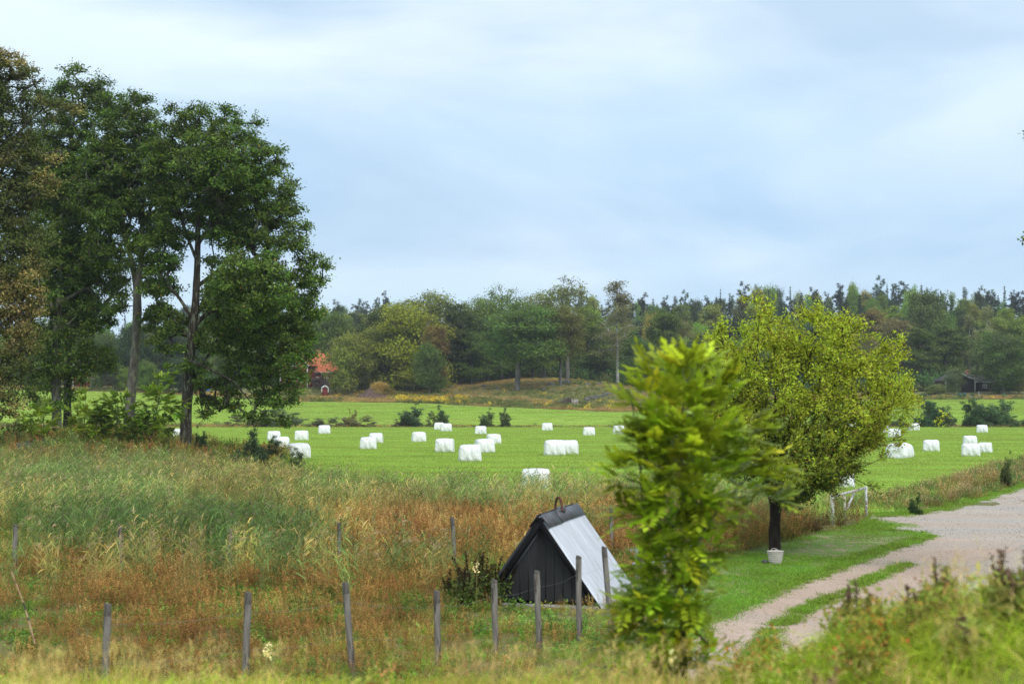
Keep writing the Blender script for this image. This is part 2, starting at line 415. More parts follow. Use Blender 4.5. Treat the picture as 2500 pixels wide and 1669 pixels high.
# ---------------------------------------------------------------- trees
def sample_lobes(lobes, N_, dmin, shell=.45):
    L = [(np.array(c, float), np.array(r, float)) for c, r in lobes]
    w = np.array([r.prod() ** .66 for c, r in L]); w /= w.sum()
    pts = np.zeros((0, 3)); tries = 0
    while len(pts) < N_ and tries < N_ * 40:
        tries += 1
        c, r = L[rng.choice(len(L), p=w)]
        p = c + rdir(1)[0] * r * rng.random() ** shell
        if len(pts) and (((pts - p) ** 2).sum(1)).min() < dmin * dmin: continue
        pts = np.vstack([pts, p])
    return pts
def grow(trunks, clusters, tips=5, tiplen=.8, step=.9, wig=.08, up=.12, anglecost=.5, outw=.9, tipup=.15):
    """trunks: list of (pts, radii). returns chains (list of point arrays, radii) and tip segments"""
    pos = []; par = []; 
    for pts, rad in trunks:
        pts = np.asarray(pts, float); seg = np.linalg.norm(np.diff(pts, axis=0), axis=1); L = seg.sum()
        n = max(3, int(L / (step * .6))); tt = np.concatenate([[0], np.cumsum(seg)]) / L
        ts = np.linspace(0, 1, n)
        q = np.column_stack([np.interp(ts, tt, pts[:, k]) for k in range(3)])
        keep = q[:, 2] > (q[0, 2] + .12 * (q[-1, 2] - q[0, 2]))
        for p in q[keep]: pos.append(p); par.append(-1)
    ntr = len(pos); pos = list(pos)
    A = np.array(pos)
    dd = np.array([np.sqrt(((A - c) ** 2).sum(1)).min() for c in clusters])
    order = np.argsort(dd); tipseg = []
    main = {}
    for ci in order:
        c = clusters[ci]; A = np.array(pos)
        v = c - A; dist = np.linalg.norm(v, axis=1); hd = np.linalg.norm(v[:, :2], axis=1)
        cost = dist + anglecost * np.maximum(0, A[:, 2] - (c[2] - .35 * hd))
        cost[:ntr] += .25 * dist[:ntr]
        j = int(np.argmin(cost)); k = max(1, int(dist[j] / step)); prev = j
        side = rdir(1)[0] * wig * dist[j]
        for s in range(1, k + 1):
            t = s / k; p = A[j] * (1 - t) + c * t + (side + np.array([0, 0, up * dist[j]])) * math.sin(math.pi * t) * (1 if k > 1 else 0)
            if s < k: p = p + rng.normal(0, step * .07, 3)
            pos.append(p); par.append(prev); prev = len(pos) - 1
        base = pos[prev]
        outd = unit((c - A[j])[None])[0]
        for q in range(tips):
            dv = unit((rdir(1)[0] + outd * outw + [0, 0, tipup])[None])[0] * tiplen * rng.uniform(.6, 1.15)
            pos.append(base + dv); par.append(prev); tipseg.append((base, base + dv))
    pos = np.array(pos); par = np.array(par)
    return pos, par, ntr, tipseg
def skel_mesh(acc, pos, par, ntr, tip_r, rmax, expo=2.3, k=5, m=0, minr=0.0):
    n = len(pos); area = np.zeros(n); kids = [[] for _ in range(n)]
    for i in range(n - 1, ntr - 1, -1):
        if not kids[i]: area[i] = tip_r ** expo
        area[par[i]] += area[i] if par[i] >= ntr else 0
        kids[par[i]].append(i)
    r = np.minimum(area ** (1 / expo), rmax)
    done = set()
    for i in range(ntr, n):
        if i in done: continue
        p = par[i]
        # start of a chain: i is not the thickest child of p, or p is trunk
        if p >= ntr and max(kids[p], key=lambda q: area[q]) == i: continue
        chain = [p, i]; done.add(i); cur = i
        while kids[cur]:
            cur = max(kids[cur], key=lambda q: area[q]); chain.append(cur); done.add(cur)
        rr = r[chain].copy(); rr[0] = rr[1] * 1.15
        if rr.max() < minr: continue
        kk = k if rr[0] > tip_r * 2.5 else 3
        tube(acc, pos[chain], rr, kk, m=m, cap=False)
def crown_leaves(acc, tipseg, per, size, sigma, cols, p=None, cl_var=.18, asp=.6, patch=None, center=None):
    S = np.array([s for s, e in tipseg]); E = np.array([e for s, e in tipseg]); n = len(S)
    i = np.repeat(np.arange(n), per); k = len(i)
    t = rng.random(k) ** .7
    pt = S[i] + (E - S)[i] * t[:, None] * [1.1, 1.1, .8] + rng.normal(0, sigma, (k, 3)) * [1.2, 1.2, .7]
    cv = 1 + cl_var * rng.normal(size=(n, 1))
    c = pick(cols, k, p) * cv[i] * (1 + .12 * rng.normal(size=(k, 1)))
    if patch is not None: c = patch(pt, c)
    leaves(acc, pt, size, np.clip(c, .004, 1), up=.7, out=unit(pt - pt.mean(0)), asp=asp)

def big_tree(name, label, base, trunks, lobes, ncl, dmin, per, size, cols, p=None, bark=None, tips=6, tiplen=.9, sigma=.26,
             group=None, cat='tree', tip_r=.018, rmax=.22, leafmat=None, shell=.45, step=.9, up=.1, patch=None, asp=.6, cl_var=.18, anglecost=.5, extra=None):
    base = np.array(base, float)
    cl = sample_lobes(lobes, ncl, dmin, shell)
    if extra is not None: cl = np.vstack([cl, extra])
    pos, par, ntr, ts = grow(trunks, cl, tips, tiplen, step, up=up, anglecost=anglecost)
    root = thing(name, base, label, cat, group)
    a = Acc()
    for pts, rad in trunks:
        pts = np.asarray(pts, float); n = 14 if len(pts) > 2 else 8
        seg = np.concatenate([[0], np.cumsum(np.linalg.norm(np.diff(pts, axis=0), axis=1))]); ts_ = np.linspace(0, seg[-1], n * 2)
        q = np.column_stack([np.interp(ts_, seg, pts[:, k]) for k in range(3)])
        q[1:-1] = (q[:-2] + 2 * q[1:-1] + q[2:]) / 4
        rr = np.interp(ts_, seg, rad)
        tube(a, q - base, rr, 12, jit=.12)
    skel_mesh(a, pos - base, par, ntr, tip_r, rmax)
    link('trunk', a.mesh('trunk', bark or M_bark, smooth=True), root)
    b = Acc(); crown_leaves(b, [(s - base, e - base) for s, e in ts], per, size, sigma, cols, p, asp=asp, patch=patch, cl_var=cl_var)
    link('crown', b.mesh('crown', leafmat or M_leaf), root)
    return root

def P3(px, py, Y): return np.array(P(px, py, Y))
def lobes_px(L, Y, deep=1.0):
    out = []
    for l in L:
        px, py, rx, ry = l[:4]; dy = l[4] if len(l) > 4 else 0
        s = Y / FPX
        out.append((P3(px, py, Y + dy), (rx * s, min(rx, ry) * s * deep, ry * s)))
    return out

# archetypes for the distant trees (unit: metres, crown white so that object colour tints it)
W = [(1, 1, 1), (.8, .85, .8), (1.2, 1.15, 1.0), (.65, .7, .7)]
def arch_broad(h=18, w=6.5, base=.10, ncl=110, per=26, size=.42, tips=5, bark=M_barkf, airy=False, trunk_r=.33, mat=None):
    lob = []
    for k in range(14):
        a = rng.random() * 6.28; z = rng.uniform(base + .12, .86); rr = w * .5 * math.sin(min(1, (1.08 - z) * 1.6) * math.pi / 2)
        lob.append(((math.cos(a) * rr * .55, math.sin(a) * rr * .55, z * h), (w * .38, w * .38, h * .13)))
    lob.append(((0, 0, h * .8), (w * .35, w * .35, h * .14)))
    cl = sample_lobes(lob, ncl, w * .13, .4)
    tr = [([(0, 0, -1.5), (.2, .1, h * .3), (-.1, .2, h * .55), (.1, 0, h * .85)], [trunk_r * 1.15, trunk_r * .9, trunk_r * .6, .06])]
    pos, par, ntr, ts = grow(tr, cl, tips, w * .14, 1.2)
    a = Acc(); tube(a, tr[0][0], tr[0][1], 8); skel_mesh(a, pos, par, ntr, .03, .2, k=4, minr=.05 if not airy else .03)
    b = Acc(); crown_leaves(b, ts, per, size, w * .07, W, cl_var=.22, asp=.7)
    return a.mesh('trunk', bark), b.mesh('crown', M_far), h
def arch_birch(h=20, w=5, per=16):
    cl = np.column_stack([rng.normal(0, w * .25, 70), rng.normal(0, w * .25, 70), rng.uniform(.3, 1.0, 70) * h])
    cl[:, :2] *= np.clip((1.15 - cl[:, 2:] / h) * 1.6, .25, 1)
    tr = [([(0, 0, -1), (.15, .1, h * .3), (-.1, .1, h * .6), (.1, 0, h * .97)], [.2, .16, .1, .03])]
    pos, par, ntr, ts = grow(tr, cl, 5, .9, 1.2, up=.25)
    ts = [(s, e + [0, 0, -rng.uniform(.3, 1.5)]) for s, e in ts]
    a = Acc(); tube(a, tr[0][0], tr[0][1], 8); skel_mesh(a, pos, par, ntr, .02, .1, k=4, minr=.035)
    b = Acc(); crown_leaves(b, ts, per, .28, .3, W, cl_var=.15, asp=.7)
    return a.mesh('trunk', M_barkb), b.mesh('crown', M_far), h
def arch_spruce(h=22, w=5.5, lo=.12):
    a = Acc(); tube(a, [(0, 0, -1), (0, 0, h)], [.25, .03], 6)
    b = Acc(); z = h * lo
    while z < h * .985:
        f = 1 - (z / h); L0 = w * .5 * (f ** .8) * rng.uniform(.8, 1.15) + .25
        nb = 9 if f > .25 else 6
        for k in range(nb):
            az = rng.random() * 6.28; L = L0 * rng.uniform(.65, 1.15); d = np.array([math.cos(az), math.sin(az), 0])
            n = int(16 * L) + 6; t = rng.random(n) ** .7
            p = np.array([0, 0, z]) + d * (L * t)[:, None]
            p[:, 2] += -.38 * L * t + .22 * L * t ** 2 * 1.2 - rng.random(n) * .3
            p += np.cross(d, [0, 0, 1]) * (rng.normal(0, .18, n) * L * (1.1 - t))[:, None]
            leaves(b, p, .42, pick(W, n) * (1 + .2 * rng.normal()), up=.4, asp=.35)
        z += h * .028 * rng.uniform(.7, 1.2)
    return a.mesh('trunk', M_barkp), b.mesh('crown', M_far), h
def arch_pine(h=20, w=5):
    lob = [((rng.normal(0, w * .14), rng.normal(0, w * .14), h * z), (w * .5 * s, w * .5 * s, h * .045)) for z, s in
           ((.5, .6), (.58, .8), (.66, .95), (.73, .85), (.8, .8), (.86, .65), (.92, .5), (.97, .28))]
    cl = sample_lobes(lob, 80, .55, .4)
    tr = [([(0, 0, -1), (.1, .1, h * .45), (-.1, .1, h * .7), (0, 0, h * .98)], [.26, .2, .13, .03])]
    pos, par, ntr, ts = grow(tr, cl, 5, .55, 1.0, up=.02)
    a = Acc(); tube(a, tr[0][0], tr[0][1], 7); skel_mesh(a, pos, par, ntr, .02, .1, k=4, minr=.03)
    b = Acc(); crown_leaves(b, ts, 20, .34, .2, W, cl_var=.18, asp=.3)
    return a.mesh('trunk', M_barkp), b.mesh('crown', M_far), h
def arch_bush(h=3.0, w=3.0, per=30, size=.13, twiggy=False):
    lob = [((rng.normal(0, w * .20), rng.normal(0, w * .18), h * z), (w * r, w * r, h * .2)) for z, r in ((.14, .30), (.16, .30), (.22, .28), (.35, .28), (.42, .24), (.5, .24), (.62, .2), (.72, .17), (.84, .11))]
    cl = sample_lobes(lob, 110, w * .05, .5); cl = cl[cl[:, 2] > .02 * h]
    tr = [([(0, 0, -.3), (0, 0, h * .4)], [.04, .02])]
    pos, par, ntr, ts = grow(tr, cl, 5, w * .09, .5, up=-.1, outw=.9)
    a = Acc(); tube(a, tr[0][0], tr[0][1], 5); skel_mesh(a, pos, par, ntr, .008, .03, k=3)
    b = Acc(); crown_leaves(b, ts, per, size, w * .035, W, cl_var=.15, asp=.5)
    return a.mesh('stems', M_barkp), b.mesh('leaves', M_far), h

ARCH = {}
def arch(key):
    if key not in ARCH:
        k, v = key[:-1], key[-1]
        ARCH[key] = {'broad': lambda: arch_broad(), 'round': lambda: arch_broad(14, 8.5, .0, 120, 26, .40), 'oak': lambda: arch_broad(20, 10, .16, 150, 26, .4, trunk_r=.42),
                     'airy': lambda: arch_broad(21, 9, .4, 60, 13, .38, airy=True, trunk_r=.4), 'low': lambda: arch_broad(9, 7, -.06, 90, 24, .34, trunk_r=.2),
                     'birch': arch_birch, 'spruce': arch_spruce, 'pine': arch_pine,
                     'bush': lambda: arch_bush(per=20), 'tall': lambda: arch_broad(20, 10, .27, 150, 26, .4, trunk_r=.40), 'twig': lambda: arch_bush(3.0, 2.6, 16, .11)}[k]()
        ARCH[key] = ARCH[key] + (None,)
    return ARCH[key]
protos_root = {}
def plant_tree(key, x, y, hgt, color, label, cat='tree', group=None, name=None, wf=1.0, sink=0.0):
    tm, cm, h, _ = arch(key)
    s = hgt / h; loc = (x, y, float(H(x, y)) - sink); rz = random.random() * 6.28
    name = name or ('spruce_tree' if key.startswith('spruce') else 'pine_tree' if key.startswith('pine') else 'birch_tree' if key.startswith('birch')
                    else 'shrub' if key[:-1] in ('bush', 'twig') else 'deciduous_tree')
    sh = name + key
    if sh not in protos_root:
        r = thing(name, loc, label, cat, group, rz)
        t = link('trunk' if cat == 'tree' else 'stems', tm, r); c = link('crown' if cat == 'tree' else 'crown_of_leaves', cm, r); c.color = (*color, 1)
        r.scale = (s * wf, s * wf, s); protos_root[sh] = r
        return r
    r = copy_tree(protos_root[sh], loc, rz, label, group, (s * wf, s * wf, s), color)
    r['category'] = cat
    if group is None and 'group' in r.keys(): del r['group']
    return r
exec_parts = []

# ================================================================ GROUND
lawn_poly = [G(*p) for p in [(1500, 1740), (1560, 1560), (1620, 1470), (1710, 1395), (1800, 1352), (1900, 1325), (2010, 1300), (2100, 1283), (2122, 1262),
                             (2130, 1253), (2230, 1236), (2330, 1212), (2420, 1182), (2500, 1150), (2650, 1108), (2900, 1080), (3600, 1075), (5200, 1300), (5200, 1740)]]
track_l = [G(*p) for p in [(1560, 1669), (1650, 1580), (1720, 1520), (1850, 1460), (2010, 1398), (2130, 1352), (2215, 1328), (2262, 1312)]]
def offset(pts, d):
    p = np.array(pts); t = np.gradient(p, axis=0); t /= np.linalg.norm(t, axis=1)[:, None]
    return p + np.column_stack([t[:, 1], -t[:, 0]]) * d
track_r = offset(track_l, 2.9)
track_poly = list(map(tuple, track_l)) + list(map(tuple, track_r[::-1]))
road_px = [(2262, 1312), (2225, 1300), (2150, 1292), (2213, 1285), (2120, 1270), (2118, 1262), (2200, 1260), (2290, 1247), (2370, 1227), (2440, 1204), (2500, 1186),
           (2620, 1150), (2800, 1115), (3200, 1085), (3700, 1082), (4600, 1180), (5200, 1400), (3000, 1560), (2350, 1480)]
road_poly = [G(*p) for p in road_px]

def build_ground():
    def axis(segs):
        v = []
        for a, b, s in segs: v += list(np.arange(a, b, s))
        return np.array(v + [segs[-1][1]])
    ys = axis([(-60, 0, 6), (0, 24, .6), (24, 60, 2), (60, 110, 1.5), (110, 206, 6), (206, 218, .8), (218, 420, 4), (420, 700, 14), (700, 5000, 200)])
    xh = axis([(0, 14, .6), (14, 45, 1.5), (45, 200, 4), (200, 500, 20), (500, 4000, 250)])
    xs = np.concatenate([-xh[:0:-1], xh])
    X, Y = np.meshgrid(xs, ys)
    Z = H(X, Y)
    u = Uof(X, Y)
    # keep the bare earth just under the meadow and gravel sheets
    f1 = (Y > near_limit(u) + 3) & (Y < 205) & (np.abs(u - 1250) < 2100)
    f2 = (Y > 219) & (Y < far_limit(u) - 5) & (np.abs(u - 1250) < 2100)
    Z = Z - .2 * (f1 | f2)
    Z = Z + (fbm(X / 3, Y / 3) - .5) * .12 * ((Y < 210) & (Y > 50) & ~f1)
    ny, nx = X.shape
    v = np.stack([X, Y, Z], -1).reshape(-1, 3)
    i = np.arange(ny - 1)[:, None] * nx + np.arange(nx - 1)[None]
    f = np.stack([i, i + 1, i + nx + 1, i + nx], -1).reshape(-1, 4)
    m = surf('rough_earth', (.13, .13, .04), (.22, .18, .07), 1.2, 6, .95, .6, 5, .1, c2=(.10, .17, .03), s2=2.5)
    a = Acc(); a.add(v, f)
    return tag(link('ground', a.mesh('ground', m, smooth=True)), kind='structure', label='rough earth under the marsh plants, banks and far slopes')
build_ground()

def strip_sheet(name, lo, hi, nu, nv, mat, dz, label):
    us = np.linspace(-850, 3350, nu); T = np.linspace(0, 1, nv)
    U, V = np.meshgrid(us, T)
    Y = lo(U) + (hi(U) - lo(U)) * V
    X = (U - 1250) / FPX * Y
    v = np.stack([X, Y, H(X, Y) + dz], -1).reshape(-1, 3)
    i = np.arange(nv - 1)[:, None] * nu + np.arange(nu - 1)[None]
    f = np.stack([i, i + 1, i + nu + 1, i + nu], -1).reshape(-1, 4)
    a = Acc(); a.add(v, f)
    return tag(link(name, a.mesh(name, mat, smooth=True)), kind='structure', label=label)
def field_mat(name, stripes):
    m = bpy.data.materials.new(name); t, nd, lk = nt(m)
    tc = N(nd, 'ShaderNodeTexCoord'); o = tc.outputs['Object']
    n1 = noise(nd, lk, mapping(nd, lk, o, (.04, .05, 1)), 1.0, 4)
    c = ramp(nd, lk, n1, [(.3, (.27, .41, .055)), (.5, (.31, .45, .065)), (.7, (.36, .47, .085))])
    n2 = noise(nd, lk, mapping(nd, lk, o, (.5, .5, 1)), 1.0, 5)
    f = ramp(nd, lk, n2, [(.5, (0, 0, 0)), (.8, (.35, .35, .35))])
    c = mixc(nd, lk, f, c, (.28, .38, .07))
    b = N(nd, 'ShaderNodeBsdfPrincipled'); lk.new(c, b.inputs['Base Color']); b.inputs['Roughness'].default_value = .9; b.inputs['Specular IOR Level'].default_value = .1
    bp = N(nd, 'ShaderNodeBump'); bp.inputs['Strength'].default_value = .6; bp.inputs['Distance'].default_value = .08
    lk.new(noise(nd, lk, mapping(nd, lk, o, (4, 4, 4)), 1.0, 4), bp.inputs['Height']); lk.new(bp.outputs[0], b.inputs['Normal'])
    out = N(nd, 'ShaderNodeOutputMaterial'); lk.new(b.outputs[0], out.inputs[0]); return m
fm = field_mat('meadow_ground', False)
def wob(u, s, a): return a * (fbm(np.asarray(u) / s, np.asarray(u) * 0 + 3.3) - .5)
strip_sheet('hay_field', lambda u: near_limit(u) + wob(u, 40, 2), lambda u: 209.5 + wob(u, 60, 1.5), 120, 60, fm, .02, 'flat green mown field that the bales lie on')
strip_sheet('far_field', lambda u: 213.5 + wob(u, 50, 2), lambda u: far_limit(u) + wob(u, 30, 3), 160, 50, fm, .03, 'bright green field rising beyond the ditch')

def sheet_from_poly(name, poly, z, mat, label, step=.8, jit=.12):
    pts = []
    n = len(poly)
    for i in range(n):
        a = np.array(poly[i]); b = np.array(poly[(i + 1) % n]); L = np.linalg.norm(b - a); k = max(1, min(60, int(L / step)))
        for s in range(k):
            p = a + (b - a) * s / k
            pts.append(p + (rng.random(2) - .5) * 2 * jit)
    tri = tessellate_polygon([[Vector((p[0], p[1], 0)) for p in pts]])
    a = Acc(); a.add([(p[0], p[1], z) for p in pts], [list(t) for t in tri])
    me = a.mesh(name, mat)
    return tag(link(name, me), kind='structure', label=label)

m_lawn = surf('lawn_earth', (.12, .24, .03), (.19, .25, .06), .7, 6, .95, .5, 8, .03, c2=(.30, .24, .14), s2=2.3)
sheet_from_poly('lawn', lawn_poly, .006, m_lawn, 'mown grass beside the gravel track and round the yellow green tree')
def gravel(name, c0, c1, c2, ruts=None):
    m = bpy.data.materials.new(name); t, nd, lk = nt(m)
    tc = N(nd, 'ShaderNodeTexCoord'); o = tc.outputs['Object']
    c = ramp(nd, lk, noise(nd, lk, o, .35, 5), [(.38, c0), (.62, c1)])
    n = noise(nd, lk, mapping(nd, lk, o, (.12, .35, 1), (0, 0, .5)), 1.0, 3, .5, .6)
    c = mixc(nd, lk, ramp(nd, lk, n, [(.48, (0, 0, 0)), (.6, (1, 1, 1))]), c, c2)
    vo = N(nd, 'ShaderNodeTexVoronoi'); vo.inputs['Scale'].default_value = 22; lk.new(o, vo.inputs['Vector'])
    g = N(nd, 'ShaderNodeSeparateColor'); lk.new(vo.outputs['Color'], g.inputs[0])
    c = mixc(nd, lk, .45, c, ramp(nd, lk, g.outputs[0], [(0, (.45, .43, .42)), (.5, (1, 1, 1)), (1, (1.0, .93, .9))]), 'MULTIPLY')
    b = N(nd, 'ShaderNodeBsdfPrincipled'); lk.new(c, b.inputs['Base Color']); b.inputs['Roughness'].default_value = .85
    bp = N(nd, 'ShaderNodeBump'); bp.inputs['Strength'].default_value = .35; bp.inputs['Distance'].default_value = .01
    lk.new(vo.outputs['Distance'], bp.inputs['Height'])
    bp2 = N(nd, 'ShaderNodeBump'); bp2.inputs['Strength'].default_value = .3; bp2.inputs['Distance'].default_value = .05
    lk.new(noise(nd, lk, o, 2.5, 4), bp2.inputs['Height']); lk.new(bp.outputs[0], bp2.inputs['Normal']); lk.new(bp2.outputs[0], b.inputs['Normal'])
    out = N(nd, 'ShaderNodeOutputMaterial'); lk.new(b.outputs[0], out.inputs[0]); return m
sheet_from_poly('gravel_road', road_poly, .014, gravel('grey_gravel', (.44, .355, .28), (.48, .405, .335), (.42, .375, .325)), 'wide pale grey gravel road and turning place')
sheet_from_poly('gravel_track', track_poly, .020, gravel('pink_gravel', (.47, .34, .255), (.53, .405, .315), (.45, .365, .295)), 'pinkish gravel track curving from the road')

# ================================================================ GROUND COVER
def rand_in(n, umin=-420, umax=2920, y0=18, y1=100):
    Y = np.sqrt(rng.random(n) * (y1 ** 2 - y0 ** 2) + y0 ** 2); u = umin + (umax - umin) * rng.random(n)
    return np.column_stack([(u - 1250) / FPX * Y, Y]), u
HUTC = np.array([0.98, 30.0]); HUTA = -math.atan2(.27, .96)
def keep_out(x, y):
    c, s = math.cos(-HUTA), math.sin(-HUTA)
    dx = x - HUTC[0]; dy = y - HUTC[1]
    lx = dx * c - dy * s; ly = dx * s + dy * c
    return (np.abs(lx) < 1.3) & (ly < 1.75) & (ly > -1.95 - .35 * vnoise(x * 3, y * 3))
def marshy(xy, u, edge=0):
    x, y = xy[:, 0], xy[:, 1]
    return (y > 17.0) & (y < near_limit(u) + edge) & ~poly_in(lawn_poly, x, y) & ~keep_out(x, y) & ~((x > 9.6) & (x < 13.4) & (y > 44.8) & (y < 50.2) & (rng.random(len(x)) < .8))
def blob(xy, L):
    """smooth weight from plan-view patches (x, y, rx, ry, w)"""
    w = np.zeros(len(xy))
    for (x, y, rx, ry, k) in L: w += k * np.exp(-((xy[:, 0] - x) / rx) ** 2 - ((xy[:, 1] - y) / ry) ** 2)
    return w
def area(umin, umax, y0, y1): return (umax - umin) / FPX * (y1 ** 2 - y0 ** 2) / 2
def choose(dens, weight, umin=-420, umax=2920, y0=17, y1=100, edge=0, region=None):
    n = int(area(umin, umax, y0, y1) * dens); xy, u = rand_in(n, umin, umax, y0, y1)
    k = (region(xy, u) if region else marshy(xy, u, edge))
    w = weight(xy, u)
    k &= rng.random(n) < w
    return xy[k]
def gb(px, py, rx, ry, w, h=.6):
    x, y = G(px, py, h); return (x, y, rx, ry, w)

REEDY = [gb(150, 1130, 9, 10, 1.1, 1.2), gb(420, 1160, 8, 9, .9, 1.2), gb(60, 1200, 6, 7, .9, 1.0), gb(250, 1250, 5, 5, 1.1, 1.0), gb(470, 1270, 3.5, 4, .9, 1.0), gb(700, 1310, 2.3, 3.5, 1.2, .9),
         gb(860, 1180, 5, 6, .9, 1.0), gb(980, 1160, 4, 5, .9, 1.2), gb(1180, 1170, 5, 5, .8, 1.2), gb(1450, 1180, 5, 5, .9, 1.2), gb(1750, 1200, 5, 5, .9, 1.1), gb(1960, 1200, 3, 4, 1.0, 1.0), gb(1010, 1320, 1.6, 2.5, .5, .9)]
RUSTY = [gb(350, 1450, 5, 6, 1.3), gb(850, 1380, 3, 5, 1.1), gb(60, 1520, 4, 5, 1.3), gb(600, 1500, 3.5, 5, 1.1), gb(1050, 1290, 3, 5, 1.1), gb(1220, 1250, 4, 7, 1.4), gb(1420, 1260, 4, 6, 1.1), gb(1600, 1300, 3.5, 5, 1.2),
         gb(1800, 1290, 3, 5, 1.3), gb(1960, 1270, 2, 4, 1.4), gb(1080, 1600, 1.6, 2, .6), gb(900, 1480, 1.6, 2, .4), gb(200, 1380, 4, 5, .6), gb(0, 1390, 3, 5, .7), gb(2060, 1260, 1.2, 2, 1.3)]
GREENY = [gb(620, 1430, 2, 2.2, .7), gb(900, 1540, 2.2, 2.2, .9), gb(1120, 1520, 2, 2, .9), gb(80, 1480, 1.5, 2, .6), gb(450, 1580, 2, 1.5, .7), gb(420, 1470, 1.6, 2, .8), gb(250, 1540, 1.5, 1.6, .7), gb(1000, 1530, 1.6, 2, .9), gb(300, 1620, 3.0, 1.6, .9), gb(700, 1640, 2.5, 1.6, 1.0), gb(500, 1400, 1.5, 2.5, .6), gb(150, 1440, 1.5, 2, .6), gb(780, 1520, 1.4, 1.8, .8), gb(1000, 1450, 2.2, 3.5, 1.3), gb(1150, 1420, 2.0, 4, 1.2), gb(900, 1420, 1.6, 2.5, .9), gb(1250, 1540, 2.5, 2.2, 1.2), gb(1480, 1560, 1.8, 2.2, 1.6), gb(1150, 1350, 1.5, 3, .9), gb(1950, 1330, 2.0, 1.8, .6), gb(760, 1460, 1.3, 2.5, .7), gb(1420, 1600, 1.2, 1.5, 1.4)]
STRAW = [gb(920, 1240, 3, 5, 1.0), gb(1500, 1220, 5, 3, 1.0), gb(450, 1330, 3, 4, .7), gb(1000, 1620, 2.0, 1.2, .7), gb(830, 1200, 4, 4, .7)]
def wnoise(xy, s, o=0): return fbm(xy[:, 0] / s + o, xy[:, 1] / s - o, 3)

reed_g = [proto_reed(True, 9, i < 2) for i in range(4)]
reed_y = [proto_reed(False, 8, i < 3) for i in range(3)]
REED_DARK = True
reed_d = [proto_reed(True, 12, i < 1) for i in range(2)]
for me_ in reed_d:
    at_ = me_.attributes['Col'].data; b_ = np.empty(len(at_) * 4, np.float32); at_.foreach_get('color', b_); b_ = b_.reshape(-1, 4); b_[:, :3] *= [.5, .62, .55]; at_.foreach_set('color', b_.ravel())
xy = choose(3.6, lambda p, u: np.clip(blob(p, REEDY) * .95 * (wnoise(p, 3.2, 5) * 3.4 - 1.0), 0, 1))
ix = np.where(rng.random(len(xy)) < np.clip(.25 + .9 * (wnoise(xy, 5, 9) - .45) * 3, .08, .8), rng.integers(4, 7, len(xy)), rng.integers(0, 4, len(xy)))
dkz = blob(xy, [gb(250, 1250, 5.5, 4, 1.0, 1.0), gb(420, 1265, 4, 3.5, .8, 1.0), gb(740, 1310, 2.2, 3, .9, .9), gb(520, 1250, 3, 2, .6, .9)])
ix = np.where(rng.random(len(xy)) < dkz * .85, rng.integers(7, 9, len(xy)), ix)
scatter('reeds', reed_g + reed_y + reed_d, xy, scl=(.62 + .3 * rng.random(len(xy))), idx=ix, label='tall grey green and straw coloured reeds in the marsh', cat='reeds', yaw=rng.normal(.2, .7, len(xy)))

def lowf(p):
    return np.interp(p[:, 1], [17, 25, 31, 40], [.45, .5, .75, 1.0]) * (1 - .45 * np.exp(-((p[:, 0] - .6) / 1.8) ** 2 - ((p[:, 1] - 27) / 2.2) ** 2))
rusts = [proto_rust() for _ in range(3)] + [proto_rust(7, (.35, .65), [(.16, .15, .04), (.2, .12, .04), (.11, .13, .03)], dens=22)] + [proto_rust(8, (.5, .9), [(.3, .18, .07), (.22, .16, .05)], [(.38, .24, .11), (.42, .27, .12)])]
xy = choose(12, lambda p, u: np.clip((blob(p, RUSTY) * .95 * np.clip(1 - .25 * blob(p, GREENY), .4, 1) + .07) * np.clip((wnoise(p, 1.3, 2) + .6 * wnoise(p, 5, 8) - .3) * 4.2 - 1.25, 0.03, 1.3), 0, 1))
scatter('rusty_herbs', rusts, xy, label='rust brown faded meadow herbs covering the marsh', cat='herbs', scl=(.75 + .4 * rng.random(len(xy))) * lowf(xy))

GR = [(.10, .17, .04), (.14, .20, .05), (.18, .22, .06)]
DRY = [(.30, .24, .10), (.36, .28, .13), (.20, .20, .07), (.25, .17, .08)]
BRI = [(.13, .27, .035), (.17, .32, .04), (.22, .34, .05)]
gr_mix = [proto_grass(DRY + GR, 70, seed_heads=8), proto_grass(DRY, 60, (.45, .85), seed_heads=12), proto_grass(GR, 80, (.3, .6)), proto_grass(BRI, 80, (.25, .5), .009)]
def grass_idx(xy):
    
    g = np.clip(blob(xy, GREENY) + .75 * (xy[:, 1] < 25) + .45 * (wnoise(xy, 3, 12) > .52), 0, 1); s = np.clip(blob(xy, STRAW) * (xy[:, 1] > 25), 0, 1); r = rng.random(len(xy))
    return np.where(r < g * .9, np.where(rng.random(len(xy)) < .65, 3, 2), np.where(r < g + s * .8, 1, np.where(rng.random(len(xy)) < .5, 0, 2)))
xy = choose(15, lambda p, u: np.interp(p[:, 1], [24, 32], [1, .65]) * np.clip(.85 - .2 * blob(p, RUSTY) + .2 * blob(p, GREENY) - .3 * blob(p, REEDY), .3, 1))
scatter('marsh_grass', gr_mix, xy, idx=grass_idx(xy), scl=(.5 + .8 * rng.random(len(xy)) ** 1.5) * lowf(xy), label='long mixed green and straw grass between the marsh herbs', cat='grass')
leafy = [proto_leafy(c, ls=l, h=h) for c, l, h in (([(.07, .17, .03), (.10, .22, .04)], .07, (.2, .4)), ([(.05, .12, .03), (.09, .15, .04)], .05, (.3, .6)), ([(.12, .22, .05), (.2, .22, .06)], .06, (.2, .45)))]
xy = choose(7, lambda p, u: np.clip((blob(p, GREENY) * .8 + .16) * (wnoise(p, 1.4, 7) > .5), 0, 1))
scatter('green_herbs', leafy, xy, scl=(.6 + .4 * rng.random(len(xy))) * np.interp(xy[:, 1], [20, 30], [.75, 1]), label='low bright green leafy herbs near the black hut', cat='herbs')
